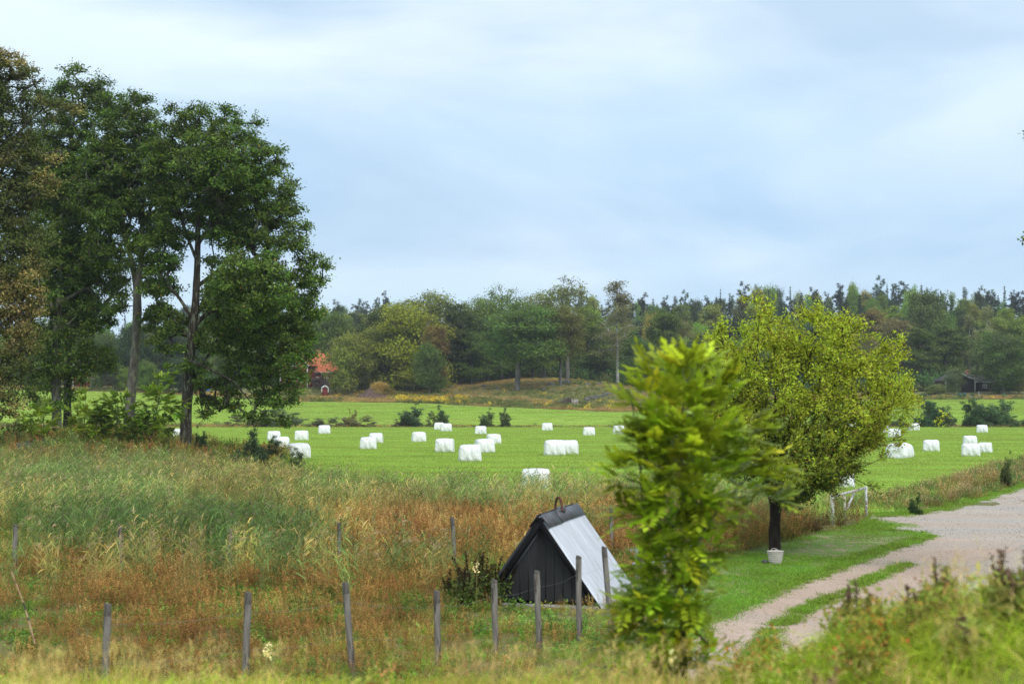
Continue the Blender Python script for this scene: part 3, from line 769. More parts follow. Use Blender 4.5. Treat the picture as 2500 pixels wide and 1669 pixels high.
willow = [proto_willow(), proto_willow(22, (.8, 1.4), [(.22, .19, .07), (.16, .16, .05)]), proto_willow(24, (.9, 1.5), [(.08, .12, .05), (.10, .15, .05)])]
WIL = [gb(620, 1200, 3.0, 5, 1.4, .9), gb(540, 1170, 3.5, 5, 1.0, .9), gb(890, 1170, 2.5, 4, 1.2, 1), gb(1900, 1210, 2.5, 4, .8, 1), gb(450, 1120, 6, 5, .7, 1), gb(250, 1115, 6, 4, .5, 1)]
xy = choose(1.6, lambda p, u: np.clip(blob(p, WIL), 0, 1))
scatter('willow_scrub', willow, xy, scl=.65 + .35 * rng.random(len(xy)), label='thin stemmed olive willow scrub rising from the marsh', cat='scrub')
# weedy verge right of the gate, between field and road
verge_line = [G(*p) for p in [(2150, 1238), (2230, 1225), (2330, 1198), (2420, 1172), (2500, 1140), (2650, 1108), (2900, 1085), (3600, 1075)]]
def verge(xy, u, w=1.6, off=-.3):
    d = np.full(len(xy), 1e9)
    for a, b in zip(verge_line[:-1], verge_line[1:]):
        a = np.array(a); b = np.array(b); ab = b - a; t = np.clip(((xy - a) @ ab) / (ab @ ab), 0, 1)
        d = np.minimum(d, np.linalg.norm(xy - a - t[:, None] * ab, axis=1))
    return (d < w)
vw = [proto_rust(8, (.35, .7), [(.16, .12, .06), (.12, .14, .05), (.22, .13, .07)], [(.42, .36, .28), (.35, .25, .16)]), proto_leafy([(.05, .12, .035), (.09, .15, .05)], 10, (.3, .6), .05),
      proto_grass(DRY + GR, 70, (.3, .6)), proto_rust(8, (.4, .7), [(.2, .11, .05), (.14, .1, .05)], [(.3, .17, .1), (.45, .4, .33)])]
xy = choose(9, lambda p, u: np.clip(wnoise(p, 2, 3) * 1.8 - .1, .1, 1), umin=1950, umax=3200, y0=42, y1=140, region=lambda p, u: verge(p, u, 1.9) & ~poly_in(road_poly, p[:, 0], p[:, 1]))
scatter('verge_weeds', vw, xy, idx=rng.choice(4, len(xy), p=[.14, .36, .42, .08]), label='brown and green seeding weeds between field and gravel road', cat='weeds', scl=.55 + .4 * rng.random(len(xy)))

# knoll growth under the oaks
knoll = lambda p, u: (((p[:, 0] + 27) / 13) ** 2 + ((p[:, 1] - 86) / 12) ** 2 < 1.3)
kn = [proto_leafy([(.10, .17, .035), (.16, .2, .05), (.2, .17, .05)], 12, (.6, 1.1), .09, 22), proto_rust(10, (.6, 1.1), [(.25, .12, .05), (.18, .17, .05), (.3, .2, .06), (.22, .06, .05)], [(.3, .1, .06), (.28, .2, .08)], ls=.07),
      proto_grass(DRY + GR, 70, (.5, .9)), proto_leafy([(.06, .12, .03), (.09, .15, .04)], 12, (.6, 1.2), .09, 22), proto_leafy([(.22, .27, .05), (.28, .28, .06)], 10, (.5, 1.0), .09, 18)]
xy = choose(3.2, lambda p, u: .5 + 0 * u, umin=-420, umax=700, y0=68, y1=100, region=knoll)
scatter('knoll_undergrowth', kn, xy, label='autumn tinted undergrowth on the knoll round the oak trunks', cat='undergrowth', scl=.7 + .6 * rng.random(len(xy)))

# mown fields
def proto_turf(cols, size, n, h, w):
    a = Acc(); b = np.column_stack([(rng.random((n, 2)) - .5) * size, np.zeros(n)])
    d = unit(np.column_stack([rng.normal(0, .35, n), rng.normal(0, .35, n), np.ones(n)])); c = pick(cols, n) * (1 + .15 * rng.normal(size=(n, 1)))
    strips(a, b, d, rng.uniform(*h, n), w, rng.uniform(.1, .5, n), c * .9, c * 1.1, 2); return a
FG = [(.31, .46, .065), (.35, .50, .075), (.40, .53, .09), (.45, .51, .13)]
def grid_in(u0, u1, y0, y1, st):
    ys = np.arange(y0, y1, st); P_ = []
    for y in ys:
        xs = np.arange((u0 - 1250) / FPX * y, (u1 - 1250) / FPX * y, st); P_.append(np.column_stack([xs + rng.uniform(-.25, .25, len(xs)) * st, y + rng.uniform(-.25, .25, len(xs)) * st]))
    p = np.vstack(P_); return p, Uof(p[:, 0], p[:, 1])
tf = [proto_turf(FG, 2.3, 620, (.07, .16), .022).mesh('turf', M_field) for _ in range(3)]
xy, u = grid_in(-420, 2920, 48, 209, 1.75)
k = (xy[:, 1] > near_limit(u) + .5) & (xy[:, 1] < 209); xy = xy[k]
scatter('field_grass', tf, xy, z=H(xy[:, 0], xy[:, 1]) + .02, tilt=0.01, label='short fresh green grass of the bale field', cat='grass', scl=.8 + .4 * rng.random(len(xy)))
xy, u = grid_in(-420, 2920, 214, 291, 1.9)
k = (xy[:, 1] < far_limit(u) - .5); xy = xy[k]
scatter('far_field_grass', tf, xy, z=H(xy[:, 0], xy[:, 1]) + .02, tilt=0.01, label='bright green grass of the field beyond the ditch', cat='grass', scl=.9 + .4 * rng.random(len(xy)))

# lawn and verge grass
LG = [(.18, .36, .03), (.23, .41, .04), (.28, .44, .05)]
lg = [proto_turf(LG, 1.0, 420, (.03, .08), .010).mesh('turf', M_grass) for _ in range(2)] + [proto_turf(LG + [(.3, .26, .12)] * 3, 1.0, 200, (.03, .06), .009).mesh('turf', M_grass)]
dry_spots = [gb(2040, 1345, 2.0, 1.0, 1.5, 0), gb(2160, 1320, 2.0, 1.6, 1.2, 0), gb(2120, 1380, 1.5, .8, .7, 0)]
def on_gravel(p, m=0.0):
    return poly_in(track_poly, p[:, 0], p[:, 1]) | poly_in(road_poly, p[:, 0], p[:, 1])
n = int(area(1350, 3300, 18, 120) * 3.0); xy, u = rand_in(n, 1350, 3300, 18, 120)
k = poly_in(lawn_poly, xy[:, 0], xy[:, 1]) & ~on_gravel(xy); dr = blob(xy, dry_spots)
k &= rng.random(n) > np.clip(dr, 0, .6); xy = xy[k]; dr = dr[k]
ix = np.where((dr > .35) | (rng.random(len(xy)) < .05), 2, rng.integers(0, 2, len(xy)))
scatter('lawn_grass', lg, xy, z=np.full(len(xy), .006), idx=ix, tilt=.0, label='short green lawn grass beside the gravel', cat='grass')
# ragged tufts along gravel edges and in the middle of the track
tuft = [proto_grass(LG, 40, (.05, .14), .008, .09, spread=.6, segs=2, mat=M_grass), proto_grass(LG + DRY[:1], 30, (.04, .10), .008, .10, spread=.7, segs=2, mat=M_grass)]
def along(pts, n, off, sd):
    p = np.array(pts); seg = np.linalg.norm(np.diff(p, axis=0), axis=1); c = np.concatenate([[0], np.cumsum(seg)]); s = rng.random(n) * c[-1]
    q = np.column_stack([np.interp(s, c, p[:, 0]), np.interp(s, c, p[:, 1])])
    t = np.column_stack([np.interp(s, c, np.gradient(p[:, 0])), np.interp(s, c, np.gradient(p[:, 1]))]); t /= np.linalg.norm(t, axis=1)[:, None]
    return q + np.column_stack([t[:, 1], -t[:, 0]]) * (off + rng.normal(0, sd, n))[:, None], s
e1, _ = along(track_l, 1500, -.02, .17)
e2, s = along(track_l[:7], 1300, 1.35, .09); e2 = e2[(wnoise(e2, .8, 4) > .36) & (s < 17)]
e3, _ = along([G(*p) for p in road_px[4:14]], 2600, -.05, .24)
e4, _ = along([G(*p) for p in [(2262, 1312), (2225, 1300), (2150, 1292), (2120, 1270)]], 260, 0, .25)
xy = np.vstack([e1, e2, e3, e4])
scatter('edge_tufts', tuft, xy, z=np.full(len(xy), .015), scl=.7 + .6 * rng.random(len(xy)), label='ragged grass tufts along the gravel edges and between the wheel ruts', cat='grass')
# loose stones on gravel
def proto_stones():
    a = Acc()
    for i in range(26):
        c = np.append((rng.random(2) - .5) * 1.2, .0); r = rng.uniform(.008, .02)
        v = rdir(8) * r * [1, 1, .6]; import itertools
        o = np.array([[1, 0, 0], [-1, 0, 0], [0, 1, 0], [0, -1, 0], [0, 0, 1], [0, 0, -1]]) * r * rng.uniform(.6, 1.2, (6, 3)) * [1, 1, .7]
        a.add(o + c, [[0, 2, 4], [2, 1, 4], [1, 3, 4], [3, 0, 4], [2, 0, 5], [1, 2, 5], [3, 1, 5], [0, 3, 5]], pick([(.30, .25, .24), (.24, .18, .17), (.22, .21, .21), (.36, .33, .32)], 1)[0])
    return a.mesh('stones', M_herb)
n = int(area(1500, 2900, 20, 80) * .8); xy, u = rand_in(n, 1500, 2900, 20, 80); xy = xy[on_gravel(xy)]
scatter('loose_gravel', [proto_stones(), proto_stones()], xy, z=np.full(len(xy), .022), tilt=0, label='loose pink and grey stones strewn over the gravel', cat='gravel')

# bank in front of the camera
BG = [(.23, .34, .035), (.31, .39, .045), (.17, .29, .03), (.40, .37, .13), (.32, .36, .06)]
bk = [proto_grass(BG, 90, (.25, .55), .0045, .12, (.2, .8), .4, seed_heads=2), proto_grass(BG[:3], 90, (.2, .5), .0055, .12, (.2, .9), .45), proto_grass([BG[3], (.42, .34, .17), BG[1]], 80, (.3, .55), .004, .12, seed_heads=6),
      proto_leafy([(.18, .3, .05), (.24, .32, .05), (.28, .3, .08)], 8, (.2, .4), .04, 14, .12, top=[(.4, .36, .16), (.4, .2, .1), (.3, .36, .08)])]
n = int(area(-350, 2900, 4, 18.5) * 26); xy, u = rand_in(n, -350, 2900, 4, 18.5)
k = ~(poly_in(lawn_poly, xy[:, 0], xy[:, 1]) & (xy[:, 1] > 17.8)); xy = xy[k]
w = wnoise(xy, 1.1, 6); ix = np.where(rng.random(len(xy)) < .1, 3, np.where(w > .57, 2, np.where(w < .5, 1, 0)))
ix = np.where((ix == 2) & (rng.random(len(xy)) < .55), 1, ix)
scatter('bank_grass', bk, xy, idx=ix, label='long yellow green grass on the bank in the foreground', cat='grass', scl=(.7 + .45 * rng.random(len(xy))) * np.interp(xy[:, 1], [5, 9, 14, 18], [1, .9, .6, .5]))

# ditch line and rough margins of the far fields, hillock
dg = [proto_grass([(.30, .22, .11), (.24, .2, .09), (.34, .24, .13)], 60, (.4, .9), .03, .35), proto_grass([(.14, .16, .06), (.2, .19, .08)], 60, (.4, .8), .03, .35), proto_leafy([(.07, .11, .04), (.11, .14, .05)], 10, (.5, .9), .12, 20, .3),
      proto_leafy([(.30, .28, .06), (.4, .33, .05)], 10, (.6, 1.0), .12, 20, .3, top=[(.5, .38, .03), (.45, .33, .05)])]
n = 5200; u = rng.uniform(-420, 2920, n); Y = 211.5 + rng.normal(0, .9, n); Y = np.where(rng.random(n) < .25, Y + rng.uniform(0, 3, n), Y)
xy = np.column_stack([(u - 1250) / FPX * Y, Y]); hgt = np.interp(u, [0, 500, 880, 1000, 1500, 2000, 2900], [1.2, 1.2, 1.0, .8, .7, 1.0, 1.0])
scatter('ditch_grass', dg, xy, idx=rng.choice(3, n, p=[.6, .28, .12]), scl=hgt * (.6 + .6 * rng.random(n)), label='tan tufted grass along the ditch between the two fields', cat='grass')
n = 26000; u = rng.uniform(-420, 2920, n); t = rng.random(n) ** 1.2; Y = far_limit(u) + 1 + t * 75
xy = np.column_stack([(u - 1250) / FPX * Y, Y])
lefty = (u < 620) | (u > 2180)
k = ~(lefty & (t > .12)); xy = xy[k]; u = u[k]; t = t[k]
r = rng.random(len(xy)); nz = wnoise(xy, 7, 2)
ix = np.where(nz > .52, 0, np.where(r < .6, 1, 2)); ix = np.where((np.abs(u - 1060) < 90) & (t > .02) & (t < .2) & (r < .35), 3, ix)
ix = np.where((r > .985), 3, ix)
scatter('rough_pasture', dg, xy, idx=ix, scl=(.5 + .5 * rng.random(len(xy))) * np.where(t < .15, 1.0, .7), label='tan and olive rough grass on the slope below the grove', cat='grass')

def ground_hit(px, py, y0=22, y1=600):
    Y = np.arange(y0, y1, .5); p = np.array([P(px, py, float(v)) for v in Y])
    d = p[:, 2] - H(p[:, 0], p[:, 1]); k = np.argmax(d < 0)
    q = p[k]; return np.array([q[0], q[1], float(H(q[0], q[1]))])
def at(px, Y):
    x = (px - 1250) / FPX * Y; return (x, Y, float(H(x, Y)))

# ================================================================ BALES
def bale_mat():
    m = bpy.data.materials.new('white_film'); t, nd, lk = nt(m)
    tc = N(nd, 'ShaderNodeTexCoord'); o = tc.outputs['Object']
    c = ramp(nd, lk, noise(nd, lk, o, 2.5, 4), [(.3, (.80, .81, .82)), (.6, (.90, .90, .905))])
    d = ramp(nd, lk, noise(nd, lk, o, 14, 3), [(.68, (0, 0, 0)), (.74, (1, 1, 1))]); c = mixc(nd, lk, d, c, (.66, .65, .60))
    b = N(nd, 'ShaderNodeBsdfPrincipled'); lk.new(c, b.inputs['Base Color']); b.inputs['Roughness'].default_value = .38
    w = N(nd, 'ShaderNodeTexWave', wave_type='BANDS', bands_direction='DIAGONAL'); w.inputs['Scale'].default_value = .9; w.inputs['Distortion'].default_value = 9.0; w.inputs['Detail'].default_value = 4
    lk.new(o, w.inputs['Vector'])
    mx = N(nd, 'ShaderNodeMath', operation='ADD'); lk.new(w.outputs['Fac'], mx.inputs[0]); lk.new(noise(nd, lk, mapping(nd, lk, o, (9, 2, 2)), 1.5, 4), mx.inputs[1])
    bp = N(nd, 'ShaderNodeBump'); bp.inputs['Strength'].default_value = .8; bp.inputs['Distance'].default_value = .07
    lk.new(mx.outputs[0], bp.inputs['Height']); lk.new(bp.outputs[0], b.inputs['Normal'])
    out = N(nd, 'ShaderNodeOutputMaterial'); lk.new(b.outputs[0], out.inputs[0]); return m
M_film = bale_mat()
def bale_mesh(seed):
    r = np.random.default_rng(seed); K = 40; a = Acc()
    th = np.arange(K) * 2 * math.pi / K
    sx = [-1, -.995, -.98, -.94, -.86, -.7, -.45, -.15, .15, .45, .7, .86, .94, .98, .995, 1]
    V = []
    for s in sx:
        q = (1 - abs(s) ** 9) ** (1 / 6.5) if abs(s) < 1 else .55
        q = max(q, .55) if abs(s) >= .995 else q
        y = .64 * q * np.sign(np.cos(th)) * np.abs(np.cos(th)) ** .7; z = .555 * q * np.sign(np.sin(th)) * np.abs(np.sin(th)) ** .74
        z = np.where(z < -.36, -.36 - (-z - .36) * .35, z)
        y = y * (1 - .10 * z)
        wr = 1 + .05 * (fbm(th * 2 + seed, s * 3 + seed * 2 + th * 0) - .5) * 2
        x = s * .675 * (1 - .07 * z) + .015 * np.sin(th * 3 + seed)
        V.append(np.stack([x + 0 * y, y * wr, z * wr], 1))
    V = np.array(V); V[:, :, 2] -= V[:, :, 2].min(); n = len(sx)
    i = np.arange(n - 1)[:, None] * K; j = np.arange(K)[None]
    f = np.stack([i + j, i + (j + 1) % K, i + K + (j + 1) % K, i + K + j], -1).reshape(-1, 4)
    a.add(V.reshape(-1, 3), f)
    for e, sg in ((0, -1), (n - 1, 1)):
        c = V[e].mean(0); R2 = c + (V[e] - c) * .5 + [sg * .01, 0, 0]
        R1 = V[e]; o = [list(range(K))]
        ring = np.vstack([R1, R2, [c + [sg * .012, 0, 0]]])
        ff = [[k, (k + 1) % K, K + (k + 1) % K, K + k] for k in range(K)]
        a.add(ring, ff); a.add(ring, [[K + k, K + (k + 1) % K, 2 * K] for k in range(K)])
    return a.mesh('wrapped_bale', M_film, smooth=True)
bale_protos = [bale_mesh(s) for s in (1, 5, 9)]
BALES = [  # px left, right, bottom, yaw, label
 (654, 685.6, 1076, 5, 'white bale in the group by the oak branch tip, leftmost and behind the tilted one'),
 (721, 754, 1076, -6, 'white bale standing just right of the hanging oak branch tip'),
 (778, 807, 1060, 4, 'small distant white bale alone in front of the olive ditch willows'),
 (670, 707, 1094, 10, 'white bale between the two left bales and the large shaded one near the marsh edge'),
 (704, 756, 1126, 18, 'large white bale at left with its shaded end half hidden by marsh weeds'),
 (879.5, 920, 1098, 0, 'nearer white bale of the overlapping pair left of centre'),
 (901.6, 935.5, 1082.5, -6, 'farther white bale of the overlapping pair left of centre'),
 (1006, 1040, 1080, 8, 'single white bale with a slanting left side, below the round dark ditch bush'),
 (1060, 1084.5, 1050, 0, 'left one of the far touching white bales right of the round ditch bush'),
 (1076, 1103, 1054, 5, 'right one of the far touching white bales right of the round ditch bush'),
 (1063.5, 1109, 1105, -8, 'white bale with a creased film flap, left neighbour of the big central bale'),
 (1120, 1175, 1128, 3, 'big white bale standing free in the middle of the field foreground'),
 (1160, 1188, 1061, 0, 'small white bale below the paired yellow green ditch shrubs'),
 (1188, 1222, 1085, 12, 'farthest white bale of the trio behind the big central bale'),
 (1160, 1206, 1107, 14, 'middle white bale of the trio directly behind the big central bale'),
 (1323, 1349, 1052, 0, 'small far white bale below the pale pallet, close to the ditch'),
 (1423.5, 1452, 1064, 3, 'small white bale alone, left of the blurred young ash'),
 (1328, 1379, 1113.5, 6, 'left and nearer white bale of the touching pair right of centre'),
 (1366, 1412, 1109.5, -4, 'right white bale of the touching pair, with a small dark spot'),
 (1272.5, 1344, 1199, 4, 'nearest white bale, half hidden by reeds above the black hut'),
 (1496, 1524, 1060, 0, 'white bale cut by the left edge of the blurred ash leaves'),
 (1605, 1640, 1078, 5, 'white bale seen through the gap in the upper ash leaves'),
 (1650, 1692, 1107, 0, 'white bale hidden deep behind the ash, showing as small glints'),
 (1678, 1706, 1070, 6, 'far white bale glinting through the middle of the ash leaves'),
 (1838, 1866, 1066, 0, 'white bale glimpsed between the ash and the yellow green tree'),
 (2142, 2168, 1057, -4, 'upper left white bale of the pair crossed by bare apple twigs'),
 (2167, 2196.5, 1069, 4, 'lower right white bale of the pair crossed by bare apple twigs'),
 (2217.5, 2242.6, 1052, 8, 'farthest white bale behind the tip of the long right twig'),
 (2382.5, 2409, 1057, 0, 'small far white bale at right in front of the ditch bushes'),
 (2107, 2140, 1088, 3, 'white bale behind thin twigs, left of the round ended bale'),
 (2053, 2090, 1103, 10, 'white bale half covered by the right side leaves of the yellow green tree'),
 (2069, 2093, 1050, 0, 'distant white bale mostly hidden by the right leaves of the yellow green tree'),
 (2164, 2225, 1120, 66, 'round ended white bale turned toward the viewer behind apple twigs'),
 (2252, 2290.6, 1103, 0, 'single white bale between the round ended bale and the right trio'),
 (2349.5, 2382, 1088, 5, 'rear top white bale of the right trio'),
 (2385, 2419, 1106, -6, 'right white bale of the right trio'),
 (2346, 2389, 1115, 3, 'front white bale of the right trio'),
 (2036, 2084, 1192, 0, 'near white bale hidden under the low dark right branches of the yellow green tree'),
 (425, 452, 1067, 0, 'white bale peeking out from the left of the big oak trunk'),
 (247, 272, 1068, 0, 'white bale glimpsed through shrubs between the left oak trunks'),
]
bale_root = None
for i, (l, r_, b, yaw, lab) in enumerate(BALES):
    c = (l + r_) / 2; x, y = G(c, b); w = (r_ - l) / FPX * y
    y += .35; x = (c - 1250) / FPX * y; w = (r_ - l) / FPX * y
    s = w / 1.37 if abs(yaw) < 40 else w / 1.42
    me = bale_protos[i % 3]
    o = link('silage_bale', me, None, (x, y, float(H(x, y)) - .02), math.radians(yaw + math.degrees(math.atan2(-x, y)) * .9))
    o.scale = (s, s, s * (1.08 if abs(yaw) < 40 else .93))
    tag(o, lab, 'silage bale', 'white wrapped bales on the field')

# ================================================================ FENCE POSTS
def post_meshes(h, r, seed, top=.16):
    rr = np.random.default_rng(seed); a = Acc(); b = Acc()
    zs = np.linspace(-.3, h - top, 6); wob_ = np.cumsum(rr.normal(0, .004, 6))
    tube(a, [(wob_[i], 0, z) for i, z in enumerate(zs)], r, 9, jit=.10, cap=True)
    tube(b, [(wob_[-1], 0, h - top), (wob_[-1], 0, h - .012), (wob_[-1] + .004, 0, h)], [r * 1.01, r * .98, r * .86], 9, jit=.12)
    return a.mesh('shaft', M_post), b.mesh('tarred_top', M_postd)
pm = [post_meshes(1.35, .05, s, t) for s, t in ((1, .16), (2, .05), (3, .22))]
# px, ytop, Y, lean x deg, proto, label
POSTS = [(262, 1473, 19.3, 1, 0, 'nearest weathered post at the lower left, cut by the picture bottom'),
 (605, 1445, 20.2, 1.5, 0, 'weathered post in rust brown herbs beside pale flower heads'),
 (842, 1420, 21.3, -5, 0, 'weathered post leaning left, just left of the leafy bank plant'),
 (1067, 1441, 22.0, -1, 2, 'short weathered post with a dark top, first left of the hut row'),
 (1207, 1414, 22.8, -1.5, 1, 'weathered post by the left end of the hut sill plank'),
 (1311, 1392, 23.5, -2, 1, 'pale topped post in front of the middle of the black gable'),
 (1413, 1356, 24.2, -.5, 1, 'tall pale post in front of the right rake of the gable'),
 (1474, 1333, 24.8, -5, 0, 'slim leaning post with a dark top in front of the metal roof')]
POSTS2 = [(38, 1280, 33, 0, 1, 'pale post sunk in reeds at the far left edge'),
 (293, 1281, 33, -3, 2, 'dark topped post in front of the dark green reeds'),
 (562, 1290, 32, 0, 1, 'straw pale post hidden in dry reed stems'),
 (829, 1275, 33.5, 0, 2, 'half dark post between the green reeds and the rust herbs'),
 (1105, 1261, 34.5, -3, 2, 'thin dark topped post in rust herbs left of the hut roof'),
 (1313, 1291, 32.2, 0, 0, 'post top peeping out behind the left slope of the hut'),
 (1493, 1241, 36.5, 0, 2, 'dark thin post behind the back of the metal roof'),
 (1562, 1350, 30.5, 1, 1, 'pale post between the metal roof and the ash leaves')]
proto_post = {}
for grp, L in (('front row of fence posts', POSTS), ('back row of fence posts', POSTS2)):
    for (px, yt, Y, lean, k, lab) in L:
        p = P(px, yt, Y); gz = float(H(p.x, Y)); h = p.z - gz; s = h / 1.35
        if k not in proto_post:
            r = thing('fence_post', (p.x, Y, gz), lab, 'fence post', grp); link('shaft', pm[k][0], r); link('tarred_top', pm[k][1], r); proto_post[k] = r
        else: r = copy_tree(proto_post[k], (p.x, Y, gz), 0, lab, grp)
        r.rotation_euler = (0, math.radians(lean), random.random() * 6 if False else 0)
        r.location.x = p.x - h * math.sin(math.radians(lean)); r.scale = (1, 1, s)

# ================================================================ BLACK HUT
def metal(name, col, rough, cscale=0, spec=.5, streak=.1, metal_=.0, mp=(3, 3, .6)):
    m = bpy.data.materials.new(name); t, nd, lk = nt(m)
    tc = N(nd, 'ShaderNodeTexCoord'); o = tc.outputs['Object']
    n = noise(nd, lk, mapping(nd, lk, o, mp), 2.0, 5)
    c = ramp(nd, lk, n, [(.3, tuple(v * (1 - streak) for v in col)), (.7, tuple(min(1, v * (1 + streak)) for v in col))])
    d = ramp(nd, lk, noise(nd, lk, o, 9, 4), [(.68, (0, 0, 0)), (.78, (1, 1, 1))]); c = mixc(nd, lk, d, c, tuple(v * .72 for v in col))
    b = N(nd, 'ShaderNodeBsdfPrincipled'); lk.new(c, b.inputs['Base Color']); b.inputs['Roughness'].default_value = rough
    b.inputs['Specular IOR Level'].default_value = spec; b.inputs['Metallic'].default_value = metal_
    out = N(nd, 'ShaderNodeOutputMaterial'); lk.new(b.outputs[0], out.inputs[0]); return m
M_tin = metal('pale_tin', (.50, .53, .58), .42, metal_=.35, streak=.06)
M_sheet = metal('corrugated_tin', (.48, .51, .56), .45, metal_=.3, streak=.22, mp=(.7, 16, .7))
M_black = metal('black_boards', (.018, .018, .020), .6, streak=.5)
M_blackm = metal('black_trim', (.007, .007, .008), .8, spec=.15)
M_trim = metal('grey_trim', (.06, .075, .09), .5)
M_cap = metal('dark_flashing', (.10, .10, .11), .45, metal_=.3, streak=.3)
M_rust = surf('rusty_iron', (.10, .04, .025), (.18, .08, .05), 20, 4, .9, .3, 60, .003)
M_plank = surf('grey_plank', (.20, .18, .155), (.34, .31, .28), 4, 6, .9, .5, 30, .005, (.5, 3, 3))
hx, hy = HUTC; HW = 1.24; HH = 1.74; HL = 3.15
hut = thing('black_hut', (hx, hy, 0.02), 'low A shaped black hut with pale corrugated tin roof and rusty hoop on its ridge', 'hut', rz=HUTA)
y0 = -HL / 2; y1 = HL / 2
a = Acc()   # recessed gable wall of vertical boards
nb = 13; wy = y0 + .16
for i in range(nb):
    xa = -HW * .93 + 2 * HW * .93 * i / nb; xb = -HW * .93 + 2 * HW * .93 * (i + 1) / nb - .012
    za = max(.02, HH * (1 - abs(xa) / HW) - .10); zb = max(.02, HH * (1 - abs(xb) / HW) - .10)
    pts = [(xa, 0.06), (xb, 0.06), (xb, zb)] + ([(0, HH - .10)] if xa < 0 < xb else []) + [(xa, za)]
    if max(za, zb) > .1: prism(a, pts, wy, wy + .03)
    box(a, xb - .002, xb + .010, wy - .012, wy + .02, .06, max(.08, zb - .02))
link('gable_wall', a.mesh('gable_wall', M_black), hut)
a = Acc(); prism(a, [(-HW * .9, .05), (HW * .9, .05), (0, HH - .12)], y1 - .14, y1 - .10); link('back_wall', a.mesh('back_wall', M_black), hut)
# corrugated sheets
def roof_sheet(sg):
    a = Acc(); nv = 220; ys = np.linspace(y0, y1, nv); cor = .03 * np.sign(np.sin(ys * 2 * math.pi / .14)) * np.abs(np.sin(ys * 2 * math.pi / .14)) ** .7
    L = math.hypot(HW, HH); nx, nz = HH / L * sg, HW / L
    rows = []
    for t in np.linspace(0, 1, 5):
        bx, bz = sg * HW * t * 1.03, HH - HH * t * 1.03 + .015
        for off in (0.012, 0.0):
            rows.append(np.stack([bx + nx * (cor + off), ys, bz + nz * (cor + off)], 1))
    R = np.array(rows)
    top = R[0::2]; bot = R[1::2]
    for G_, fl in ((top, 1), (bot, -1)):
        v = G_.reshape(-1, 3); n0 = nv
        i = np.arange(4)[:, None] * n0 + np.arange(nv - 1)[None]
        f = np.stack([i, i + 1, i + n0 + 1, i + n0], -1).reshape(-1, 4)
        a.add(v, f)
    return a
link('roof_sheet', roof_sheet(1).mesh('roof_sheet', M_sheet), hut)
link('roof_sheet', roof_sheet(-1).mesh('roof_sheet', M_black), hut)
def slat(acc, t0, t1, sg, ya, yb, off, th, m=0):
    L = math.hypot(HW, HH); nx, nz = HH / L * sg, HW / L; v = []
    for yy in (ya, yb):
        for t, o in ((t0, off), (t1, off), (t1, off + th), (t0, off + th)):
            v.append((sg * HW * t + nx * o, yy, HH - HH * t + nz * o))
    acc.add(v, [[0, 1, 2, 3], [7, 6, 5, 4], [0, 4, 5, 1], [1, 5, 6, 2], [2, 6, 7, 3], [3, 7, 4, 0]])
for sg in (-1, 1):
    a = Acc(); slat(a, .0, 1.04, sg, y0 - .005, y0 + .155, -.115, .11); link('barge_board', a.mesh('barge_board', M_blackm), hut)
    a = Acc(); slat(a, .10, .97, sg, wy - .03, wy - .012, -.155, .035); link('rake_trim', a.mesh('rake_trim', M_trim), hut)
a = Acc()
for sg in (-1, 1):
    slat(a, -.01, .135, sg, y0 - .03, y0 + HL * .36, .058, .006); slat(a, -.01, .125, sg, y0 + HL * .35, y1 + .02, .066, .006)
link('ridge_cap', a.mesh('ridge_cap', M_cap), hut)
a = Acc()
th = np.linspace(-.15, math.pi + .15, 16)
tube(a, [(-.10 * math.cos(t), y0 + HL * .50 + .12 * math.cos(t), HH + .06 + .23 * math.sin(t)) for t in th], .026, 8)
link('ridge_hoop', a.mesh('ridge_hoop', M_rust, smooth=True), hut)
a = Acc(); box(a, -HW - .02, HW * .98, y0 - .10, y0 - .05, -.13, .03); link('sill_plank', a.mesh('sill_plank', M_plank), hut)
a = Acc()
tube(a, [(.05, y0 + HL * .40, HH - .01), (.06, y0 + HL * .44, HH + .03), (.03, y0 + HL * .47, HH + .05), (.08, y0 + HL * .5, HH + .03), (.05, y0 + HL * .54, HH + .05), (.09, y0 + HL * .57, HH + .01)], [.03, .055, .06, .075, .06, .03], 7, jit=.5)
link('crumpled_flashing', a.mesh('crumpled_flashing', M_cap, smooth=True), hut)

# wire strands on the posts
M_wire = metal('galvanised_wire', (.25, .25, .25), .5, metal_=.5)
for nm_, L, lab in (('fence_wire', POSTS, 'thin sagging wire strands strung along the front row of posts'), ('fence_wire', POSTS2[:5], 'thin wire strands strung along the back row of posts')):
    pts = []
    for (px, yt, Y, lean, k, l_) in L: q = P(px, yt, Y); pts.append((q.x, q.y - .06, float(H(q.x, Y)), q.z))
    r = thing(nm_, (pts[0][0], pts[0][1], pts[0][2]), lab, 'fence wire')
    for fz in (.42, .80):
        W_ = []
        for a_, b_ in zip(pts[:-1], pts[1:]):
            for t in np.linspace(0, 1, 7)[:-1]: W_.append((a_[0] + (b_[0] - a_[0]) * t - pts[0][0], a_[1] + (b_[1] - a_[1]) * t - pts[0][1], (a_[2] + (a_[3] - a_[2]) * fz) * (1 - t) + (b_[2] + (b_[3] - b_[2]) * fz) * t - pts[0][2] - .05 * math.sin(math.pi * t)))
        a = Acc(); tube(a, W_, .0017, 4); link('strand', a.mesh('strand', M_wire), r)

